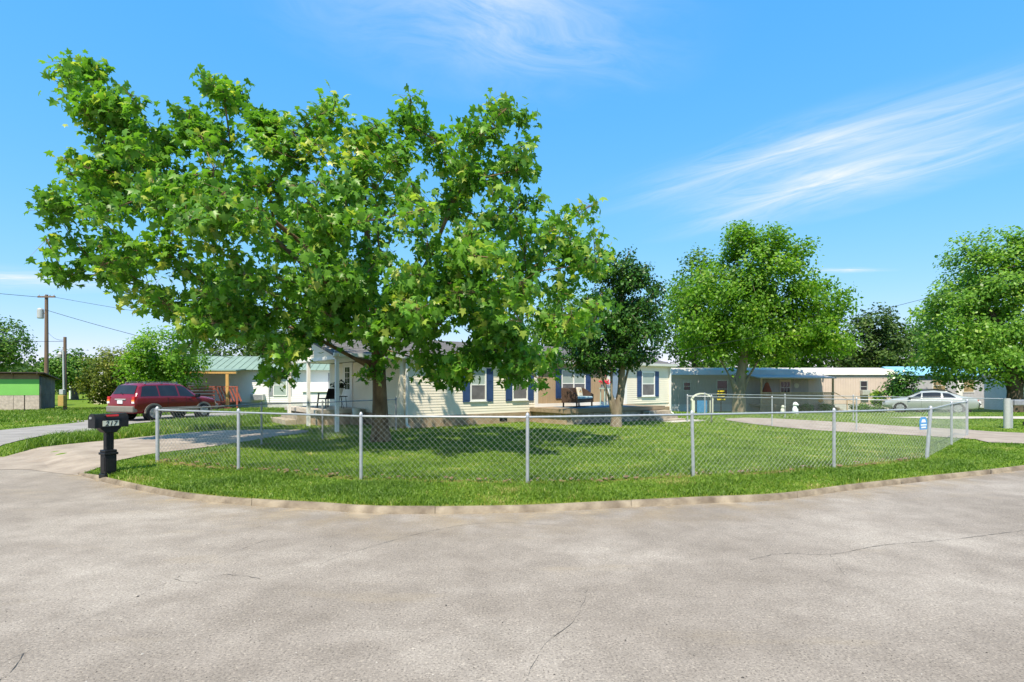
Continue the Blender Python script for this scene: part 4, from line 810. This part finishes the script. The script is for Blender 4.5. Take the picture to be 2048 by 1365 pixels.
MB().prism([(-.24,-.24,.08),(.24,-.24,.08),(.24,.24,.08),(-.24,.24,.08)], (0,0,.02)).build('base', M_blk, bn); b_ = MB(); b_.add([(-.22,-.22,.08),(.22,-.22,.08),(.22,.22,.08),(-.22,.22,.08),(-.3,-.3,.92),(.3,-.3,.92),(.3,.3,.92),(-.3,.3,.92)], [(0,3,2,1),(4,5,6,7),(0,1,5,4),(1,2,6,5),(2,3,7,6),(3,0,4,7)]); b_.build('tub', pmat('blue_plastic', (.02,.10,.42), .4, .08), bn, bevel=.02); MB().box(-.32,.32,-.33,.32,.92,.98).build('lid', MATS['blue_plastic'], bn, bevel=.02)
for s1 in (-1, 1): MB().cyl((s1*.25,.22,.1),(s1*.3,.22,.1),.1,n=14).build('wheel', M_tyre, bn)
fpst = empty('fence_stake', (*px(49,826), LAWN), 0, 'thin dark steel stake in the grass before the shed', 'stake'); MB().bar((0,0,-.2),(0,0,1.0),.04,.03).build('stake', M_dark, fpst); MB().box(-.03,.03,-.02,.02,.98,1.02).build('cap', M_dark, fpst)

# ------------------------------------------------------------------ trees
LEAF = np.array([(0,0,0),(.24,-.10,-.03),(.50,.08,-.10),(.30,.26,-.04),(.58,.52,-.13),(.22,.52,-.03),(0,1.0,-.10),(-.22,.52,-.03),(-.58,.52,-.13),(-.30,.26,-.04),(-.50,.08,-.10),(-.24,-.10,-.03),(0,.30,.02)], float)
LEAF_F = np.array([(12,i,(i+1) % 12) for i in range(12)])
DIAM = np.array([(0,0,0),(.34,.45,-.05),(0,1,-.08),(-.34,.45,-.05)], float); DIAM_F = np.array([(0,1,2,3)])
def frames(n, up=.7, out=None, droop=.35):
    nr = rng.normal(0,1,(n,3)); nr /= np.linalg.norm(nr,axis=1)[:,None]; nr = nr*(1-up)+np.array([0,0,up])
    if out is not None: nr = nr+out*.45
    nr /= np.linalg.norm(nr,axis=1)[:,None]
    t = rng.normal(0,1,(n,3)); t[:,2] -= droop*2; t -= nr*np.sum(t*nr,1)[:,None]; t /= np.linalg.norm(t,axis=1)[:,None]
    return np.cross(t, nr), t, nr
def leafmesh(name, P, size, tmpl, tf, up, out, rnd, droop=.35):
    n = len(P); a, t, nr = frames(n, up, out, droop); s = size*rng.uniform(.65,1.25,n)
    V = P[:,None,:]+s[:,None,None]*(tmpl[None,:,0,None]*a[:,None,:]+tmpl[None,:,1,None]*t[:,None,:]+tmpl[None,:,2,None]*nr[:,None,:]*1.6)
    Fc = (np.arange(n)[:,None,None]*len(tmpl)+tf[None]).reshape(-1, tf.shape[1])
    return npmesh(name, V.reshape(-1,3), Fc, np.repeat(rnd, len(tmpl)))
def grow(trunks, tips, seg=.7, tip_r=.012, expo=2.3, bow=.12, pathw=.35, start=None):
    pos = []; par = []; plen = []
    for tr in trunks:
        prev = -1
        for k, p in enumerate(tr):
            p = np.array(p, float)
            if k == 0 and len(pos) and tr is not trunks[0]:
                prev = int(np.argmin([np.linalg.norm(p-q) for q in pos])); continue
            pos.append(p); par.append(prev); plen.append(0 if prev < 0 else plen[prev]+np.linalg.norm(p-pos[prev])*.6); prev = len(pos)-1
    ntr = len(pos); base_ok = start if start is not None else 1
    d0 = [np.linalg.norm(t-pos[min(ntr-1, base_ok)]) for t in tips]; shoots = []
    for ti in np.argsort(d0):
        t = tips[ti]; A = np.array(pos); cost = np.linalg.norm(A-t, axis=1)+pathw*np.array(plen); cost[:base_ok] = 1e9
        cost = cost+np.where(A[:,2] > t[2]+.6, .8*(A[:,2]-t[2]-.6), 0)
        j = int(np.argmin(cost)); a = pos[j]; Ld = np.linalg.norm(t-a); n = max(1, int(Ld/seg)); prev = j
        side = rng.normal(0, .06*Ld, 3)
        for k in range(1, n+1):
            u = k/n; p = a+(t-a)*u+np.array([0,0,bow*Ld])*4*u*(1-u)*.5+side*4*u*(1-u)*.5
            pos.append(p); par.append(prev); plen.append(plen[prev]+Ld/n); prev = len(pos)-1
        shoots.append((t, (t-a)/(Ld+1e-6), Ld))
    n = len(pos); acc = np.zeros(n); ch = np.zeros(n, int)
    for i in range(n-1, -1, -1):
        if acc[i] == 0: acc[i] = tip_r**expo
        if par[i] >= 0: acc[par[i]] += acc[i]
    # children always follow parents in index order
    return np.array(pos), np.array(par), acc**(1/expo), shoots, ntr
def trunkmesh(name, pos, par, rad, ntr, trad, mat, parent, org, flare=1.35):
    m = MB()
    for i in range(len(pos)):
        j = par[i]
        if j < 0: continue
        r0 = rad[j]; r1 = rad[i]
        if i < ntr and j < ntr: r0 = max(r0, trad[j]); r1 = max(r1, trad[i])
        elif j < ntr: r0 = min(r0, trad[j]*.75); r0 = max(min(r0, r1*1.4), r1)
        else: r0 = min(r0, r1*1.35)
        nn = 12 if max(r0, r1) > .12 else (7 if max(r0, r1) > .04 else 4)
        p = Vector(pos[j]-org); q = Vector(pos[i]-org); d = q-p
        m.cyl(p, q+d*.04, r0, r1, n=nn, caps=False)
    return m.build(name, mat, parent, smooth=True, angle=60)
def lobes(L_, n):
    out = []; w = np.array([a[3]*a[4]*a[5] for a in L_]); w = w/w.sum()
    for k in rng.choice(len(L_), n, p=w):
        c = L_[k]; d = rng.normal(0,1,3); d /= np.linalg.norm(d); r = rng.uniform(0,1)**.3; out.append(np.array(c[:3])+d*r*np.array(c[3:6]))
    return np.array(out)
def tree(name, label, trunks, trad, L_, ntips, nleaf, size, lm, bark, spread=.55, up=.45, tmpl=DIAM, tf=DIAM_F, tips=None, rmean=.5, start=1, group=None, droop=.35, pathw=.35):
    org = np.array(trunks[0][0], float); root = empty(name, tuple(org), 0, label, 'tree', group)
    tips = lobes(L_, ntips) if tips is None else tips
    pos, par, rad, sh, ntr = grow(trunks, list(tips), seg=.9, start=start, pathw=pathw)
    global ST_nodes; ST_nodes = pos; tr = []
    for i in range(ntr): tr.append(trad[min(i, len(trad)-1)] if i < len(trunks[0]) else trad[-1]*.8)
    trunkmesh('trunk', pos, par, rad, ntr, tr, bark, root, org)
    k = nleaf//len(tips); P = []; O = []; RN = []; cen = tips.mean(0)
    for (t, d, Ld) in sh:
        s = rng.uniform(0, 1, k)**1.3*min(Ld, 1.4); c = t-d*s[:,None]; P.append(c+np.clip(rng.normal(0, spread, (k,3)), -1.5*spread, 1.5*spread)*np.array([1,1,.75])*(.35+.65*(s/1.4+.3))[:,None]); o = (t-cen)/np.linalg.norm(t-cen); O.append(np.repeat(o[None], k, 0)); RN.append(np.full(k, rng.normal(rmean,.16))+rng.normal(0,.22,k))
    P = np.concatenate(P); O = np.concatenate(O); RN = np.clip(np.concatenate(RN), 0, 1)
    return root, P, O, RN, org, size, lm, up, tmpl, tf, droop
def leafy(tr):
    root, P, O, RN, org, size, lm, up, tmpl, tf, droop = tr
    return link('crown', leafmesh('crown', P-org, size, tmpl, tf, up, O, RN, droop), lm, root)
M_bark = pmat('brown_bark', (.10,.06,.035), .95, scale=6, bump=1.0, c2=(.27,.18,.10), detail=10, stretch=(1,1,.35)); M_gbark = pmat('grey_bark', (.15,.12,.085), .9, scale=4, bump=.6, c2=(.28,.23,.165), stretch=(1,1,.3)); M_dbark = pmat('dark_bark', (.09,.07,.05), .9, .3, 4, bump=.6)
LM_syc = leafmat('sycamore_leaf', (.13,.285,.034), (.42,.47,.09), .38, .42); LM_dark = leafmat('glossy_dark_leaf', (.05,.135,.02), (.16,.29,.05), .28, .15); LM_maple = leafmat('maple_leaf', (.135,.28,.022), (.32,.44,.06), .45, .42); LM_mid = leafmat('mid_leaf', (.09,.19,.022), (.2,.3,.05), .5, .3); LM_lite = leafmat('pale_maple_leaf', (.18,.34,.05), (.40,.52,.12), .4, .42); LM_olive = leafmat('olive_leaf', (.14,.18,.02), (.28,.28,.05), .5, .3); LM_far = leafmat('far_leaf', (.07,.13,.025), (.14,.2,.045), .6, .25)
# the big sycamore
out_px = [(110,112),(185,135),(248,180),(297,258),(345,275),(372,215),(408,150),(440,172),(480,172),(526,222),(585,258),(640,222),(674,190),(708,278),(755,245),(826,185),(836,245),(880,275),(930,248),(990,195),(1072,230),(1070,340),(1000,372),(1058,402),(1130,428),(1198,410),(1204,468),(1160,510),(1208,528),(1214,610),(1205,650),(1140,675),(1120,715),(1095,770),(1040,760),(1005,715),(965,695),(925,765),(885,755),(872,705),(800,695),(700,668),(640,655),(605,680),(556,765),(534,748),(490,665),(405,665),(356,712),(333,625),(290,582),(243,595),(190,532),(112,552),(76,480),(92,400),(114,312),(165,335),(208,338),(176,255),(130,180)]
cxp, cyp = 640, 470; ty_ = trunk_xy[1]
def syc_tips(n):
    pts = []; poly = np.array(out_px, float)
    while len(pts) < n:
        x, y = rng.uniform(65,1228), rng.uniform(95,830)
        if not inpoly(np.array([x]), np.array([y]), out_px)[0]: continue
        # distance to outline sets how thick the crown is here
        e = distline(np.array([x]), np.array([y]), list(map(tuple, poly))+[tuple(poly[0])])[0]
        T = min(3.8, .45+e/40.0); u = rng.uniform(-1,1); u = np.sign(u)*abs(u)**.75
        Yd = 14.6+u*T-(1.2 if y > 600 else 0); pts.append(np.array(pd(x, y, max(8.9, Yd))))
    for q in range(34): pts.append(np.array(pd(rng.uniform(610,1000), rng.uniform(540,655), rng.uniform(12.2,16.0))))
    for x, y in ((735,765),(772,712),(735,690),(815,680)): pts.append(np.array(pd(x, y-12, ty_-.55)))
    for x, y in out_px:
        xx = x+(cxp-x)*.03; yy = y+(cyp-y)*.03; pts.append(np.array(pd(xx, yy, 14.2+rng.uniform(-1.3,1.3))))
    return np.array(pts)
tx, ty = trunk_xy
syc_tr = [[(tx,ty,.0),(tx-.02,ty,.5),(tx-.03,ty-.02,1.4),(tx-.05,ty-.05,2.3),(tx-.12,ty-.1,3.2),(tx-.2,ty-.1,4.2),(tx-.3,ty-.2,5.4),(tx-.4,ty-.2,6.8)],
          [(tx-.05,ty-.05,2.3),(tx-.7,ty-.2,2.55),(tx-1.4,ty-.35,2.95),(tx-2.2,ty-.6,3.35)],
          [(tx-.12,ty-.1,3.2),(tx-1.3,ty-.3,4.5),(tx-2.8,ty-.7,5.9),(tx-4.4,ty-1.0,7.2)],
          [(tx-.12,ty-.1,3.2),(tx+.8,ty-.3,4.3),(tx+1.6,ty-.5,5.6),(tx+2.2,ty-.6,7.0)],
          [(tx-.05,ty-.05,2.9),(tx+1.0,ty-.8,3.6),(tx+2.2,ty-1.5,4.2),(tx+3.4,ty-2.0,4.5)],
          [(tx-.12,ty-.1,3.2),(tx-.4,ty-1.4,4.2),(tx-.9,ty-2.8,5.0),(tx-1.6,ty-4.2,5.6)]]
ST = tree('sycamore_tree', 'big spreading sycamore with a thick brown trunk inside the front fence', syc_tr, [.36,.26,.215,.195,.17,.14,.11,.07], None, 0, 27500, .20, LM_syc, M_bark, spread=.36, up=.34, tmpl=LEAF, tf=LEAF_F, tips=syc_tips(330), rmean=.48, start=2, droop=.6, pathw=.3)
root, P, O, RN, org, size = ST[:6]
yel = rng.uniform(0,1,len(P)) < .05; RN[yel] = rng.uniform(.9,1,yel.sum())
near = np.argsort(np.linalg.norm(P-np.array([0,0,1.8]), axis=1))[:300]; msk = np.ones(len(P), bool); msk[near] = False
nodes_p = ST_nodes; tw_ = MB()
for i in range(0, len(P), 4):
    d_ = np.linalg.norm(nodes_p-P[i], axis=1); j_ = int(np.argmin(d_))
    if d_[j_] > .08: tw_.cyl(Vector(nodes_p[j_]-org), Vector(P[i]-org), .006, .003, n=3, caps=False)
tw_.build('twigs', M_bark, root)['kind'] = 'stuff'
cr_ = link('crown', leafmesh('crown', P[msk]-org, size, LEAF, LEAF_F, .34, O[msk], RN[msk], .6), LM_syc, root); cr_['kind'] = 'stuff'
lms = [npmesh('leaf', LEAF*np.array([1,1,1.6]), LEAF_F, np.full(13, r_)) for r_ in (.3,.45,.6,.75,.95)]
for lm_ in lms: lm_.materials.append(LM_syc)
fa, ft, fn = frames(300, .34, O[near], .6)
for k, i in enumerate(near):
    o = bpy.data.objects.new('leaf', lms[int(min(4, RN[i]*5))]); col.objects.link(o); o.parent = root; s_ = size*random.uniform(.65,1.15)
    M4 = Matrix(((fa[k][0]*s_,ft[k][0]*s_,fn[k][0]*s_,P[i][0]-org[0]),(fa[k][1]*s_,ft[k][1]*s_,fn[k][1]*s_,P[i][1]-org[1]),(fa[k][2]*s_,ft[k][2]*s_,fn[k][2]*s_,P[i][2]-org[2]),(0,0,0,1))); o.matrix_local = M4

def V3(x, y, Y): return tuple(pd(x, y, Y))
def lobe(x, y, Y, rx, ry, rd): p = pd(x, y, Y); s = Y/F; return (p.x, p.y, p.z, rx*s, rd, ry*s)
# dark multi-stem tree before the deck
b2 = px(1232,853); g2 = Hs(*b2)
leafy(tree('ornamental_tree', 'dark glossy small tree with several pale stems in front of the deck', [[(b2[0],b2[1],g2-.1),(b2[0]+.02,b2[1],.5),(b2[0]+.2,b2[1],1.5),(b2[0]+.25,b2[1],2.7),(b2[0]+.3,b2[1],4.2),(b2[0]+.2,b2[1],5.4)],[(b2[0],b2[1],.5),(b2[0]-.3,b2[1]-.05,1.3),(b2[0]-.62,b2[1]-.1,2.2),(b2[0]-.9,b2[1]-.1,3.4)],[(b2[0]+.02,b2[1],.5),(b2[0]+.3,b2[1]+.12,1.5),(b2[0]+.62,b2[1]+.2,2.8),(b2[0]+.9,b2[1]+.2,4.0)],[(b2[0]-.02,b2[1],.5),(b2[0]-.2,b2[1]-.1,1.4),(b2[0]-.2,b2[1]-.15,2.4)]], [.26,.2,.15,.12,.09,.06],
   [lobe(1240,600,b2[1],88,85,1.7), lobe(1200,680,b2[1],80,65,1.6), lobe(1270,670,b2[1],72,75,1.6), lobe(1165,715,b2[1],50,40,1.1), lobe(1230,540,b2[1],70,45,1.2), lobe(1290,600,b2[1],40,50,1.0)], 330, 27000, .135, LM_dark, M_gbark, spread=.27, up=.3, start=3))
def plain(name, label, x, ybase, Y, Ls, ntips, nleaf, size, lm, bark, r=.3, forks=None, spread=.6, z=None, rmean=.5):
    p = pd(x, ybase, Y); z0 = Hs(p.x, Y) if z is None else z; c = np.array(Ls).mean(0); top = max(l[2]+l[5]*.4 for l in Ls)
    tr = [[(p.x,Y,z0-.15),(p.x,Y,z0+(top-z0)*.12),(p.x*.9+c[0]*.1,Y,z0+(top-z0)*.22),(p.x*.6+c[0]*.4,Y,z0+(top-z0)*.45),(c[0],Y,z0+(top-z0)*.62),(c[0],Y,z0+(top-z0)*.78)]]
    if forks:
        for fx in forks: tr.append([tr[0][1],(p.x+fx*.4,Y+.1,z0+(top-z0)*.2),(p.x+fx,Y+.2,z0+(top-z0)*.34),(p.x+fx*1.9,Y+.2,z0+(top-z0)*.55)])
    return leafy(tree(name, label, tr, [r*1.2,r,r*.8,r*.55,r*.3,r*.15], Ls, ntips, nleaf, size, lm, bark, spread=spread, up=.4, start=2, rmean=rmean))
plain('maple_tree', 'large bright green maple with forked trunk before the grey trailer', 1478, 815, 40, [lobe(1520,540,40,105,90,3.6), lobe(1440,610,40,100,85,3.6), lobe(1590,640,40,100,90,3.6), lobe(1500,665,40,150,55,4), lobe(1640,600,40,55,45,2), lobe(1410,675,40,60,42,2.5), lobe(1500,480,40,60,35,2), lobe(1590,520,40,40,45,1.6), lobe(1655,680,40,45,40,2), lobe(1385,560,40,35,50,1.6)], 430, 48000, .25, LM_maple, M_gbark, .42, (-1.6,1.9), .68)
plain('broadleaf_tree', 'tall tree with dark trunk behind the right end of the cream house', 1388, 790, 52, [lobe(1390,560,52,55,70,3), lobe(1370,640,52,60,80,3.5), lobe(1420,690,52,70,60,3.5)], 160, 9000, .3, LM_mid, M_dbark, .4, None, .8)
plain('maple_tree', 'big leafy maple at the right edge of the view', 2030, 825, 42, [lobe(1985,540,42,90,80,4), lobe(1925,640,42,85,85,4), lobe(2060,600,42,110,130,5), lobe(1960,715,42,110,55,4), lobe(2090,720,42,110,60,4), lobe(1880,700,42,45,50,2.2), lobe(1935,515,42,40,40,1.5), lobe(2035,490,42,40,40,2.2), lobe(1875,620,42,38,35,1.3)], 420, 48000, .26, LM_lite, M_dbark, .48, (-1.7,1.8), .68, rmean=.45)
plain('dark_tree', 'dark open tree with bare pale limbs beyond the trailer roof', 1755, 790, 62, [lobe(1768,640,62,45,32,3), lobe(1725,685,62,60,55,3.5), lobe(1790,705,62,50,55,3), lobe(1680,720,62,50,45,3)], 170, 13000, .34, LM_far, M_gbark, .35, (-2.5,2.2), .75)
plain('broadleaf_tree', 'tree filling the gap between the dark tree and the right-hand maple', 1845, 790, 66, [lobe(1845,700,66,50,55,3.5), lobe(1890,720,66,50,45,3.5)], 110, 8000, .36, LM_mid, M_dbark, .35, None, .8)
plain('broadleaf_tree', 'tree behind the middle of the grey trailer roof', 1610, 790, 64, [lobe(1600,700,64,70,50,3.5), lobe(1550,715,64,60,40,3.5)], 110, 8000, .36, LM_mid, M_dbark, .35, None, .8)
plain('dark_shrub', 'dark green shrub at the end of the grey trailer', 1795, 815, 41, [lobe(1800,770,41,32,32,1.2), lobe(1785,795,41,28,22,1.2)], 70, 3200, .2, LM_dark, M_dbark, .1, None, .4)
plain('flowering_shrub', 'small yellow-green flowering shrub against the pink trailer wall', 1755, 812, 43.5, [lobe(1755,796,43.5,12,14,.5)], 30, 1100, .16, LM_maple, M_dbark, .04, None, .22, rmean=.75)
for k, (x, Y, rx, lab) in enumerate(((1720,40,20,'low round bush right of the trailer porch steps'),(1650,42,14,'low round bush beside the porch lattice'),(1612,42,14,'low bush in front of the porch lattice'),(1745,38.5,22,'low bush nearest the silver sedan'))):
    plain('low_bush', lab, x, 825, Y, [lobe(x,818,Y,rx,9,.6)], 30, 1200, .15, LM_mid, M_dbark, .05, None, .2)
plain('broadleaf_tree', 'tree behind the middle of the cream house roof', 1130, 780, 48, [lobe(1130,640,48,70,60,3.5), lobe(1080,680,48,60,40,3)], 120, 6000, .3, LM_mid, M_dbark, .35, None, .8)
plain('broadleaf_tree', 'bright green tree behind the maroon SUV', 330, 815, 33, [lobe(330,700,33,62,50,2), lobe(370,740,33,50,45,1.8), lobe(290,745,33,55,45,1.8)], 190, 12000, .17, LM_maple, M_dbark, .2, None, .4, rmean=.6)
plain('olive_tree', 'olive-green bushy tree left of the bright green tree', 225, 815, 36, [lobe(225,745,36,50,50,1.8), lobe(200,775,36,35,30,1.4), lobe(262,725,36,38,38,1.5)], 160, 9500, .17, LM_olive, M_dbark, .18, None, .42)
plain('broadleaf_tree', 'green tree at the far left edge above the shed', -10, 800, 40, [lobe(-5,680,40,50,50,2.4), lobe(35,690,40,22,22,1), lobe(-40,720,40,50,45,2)], 130, 6500, .2, LM_mid, M_dbark, .25, None, .5)
plain('broadleaf_tree', 'rounded tree behind the meter pole', 150, 800, 58, [lobe(150,735,58,42,36,2.6), lobe(118,750,58,30,28,2)], 110, 5500, .3, LM_mid, M_dbark, .3, None, .7)
plain('broadleaf_tree', 'dark tree behind the green roof of the white house', 470, 790, 52, [lobe(470,690,52,85,55,4), lobe(560,680,52,60,50,3.5)], 130, 6500, .3, LM_far, M_dbark, .35, None, .8)
# far wood closing the horizon
P = []; 
for q in range(230):
    a = rng.uniform(-1.15,1.15); Yq = rng.uniform(88,125); c = np.array([a*Yq, Yq, 0]); hgt = rng.uniform(4.5,7.5); n_ = 170
    d = rng.normal(0,1,(n_,3)); d /= np.linalg.norm(d,axis=1)[:,None]; P.append(c+np.array([0,0,hgt*.5])+d*rng.uniform(.6,1,(n_,1))*np.array([3.6,3.0,hgt*.55]))
P = np.concatenate(P); P[:,2] = np.maximum(P[:,2], -.3); tag(link('far_wood', leafmesh('far_wood', P, .9, DIAM, DIAM_F, .35, None, np.clip(rng.normal(.45,.2,len(P)),0,1)), LM_far), 'distant wood along the horizon', 'wood', kind='stuff')
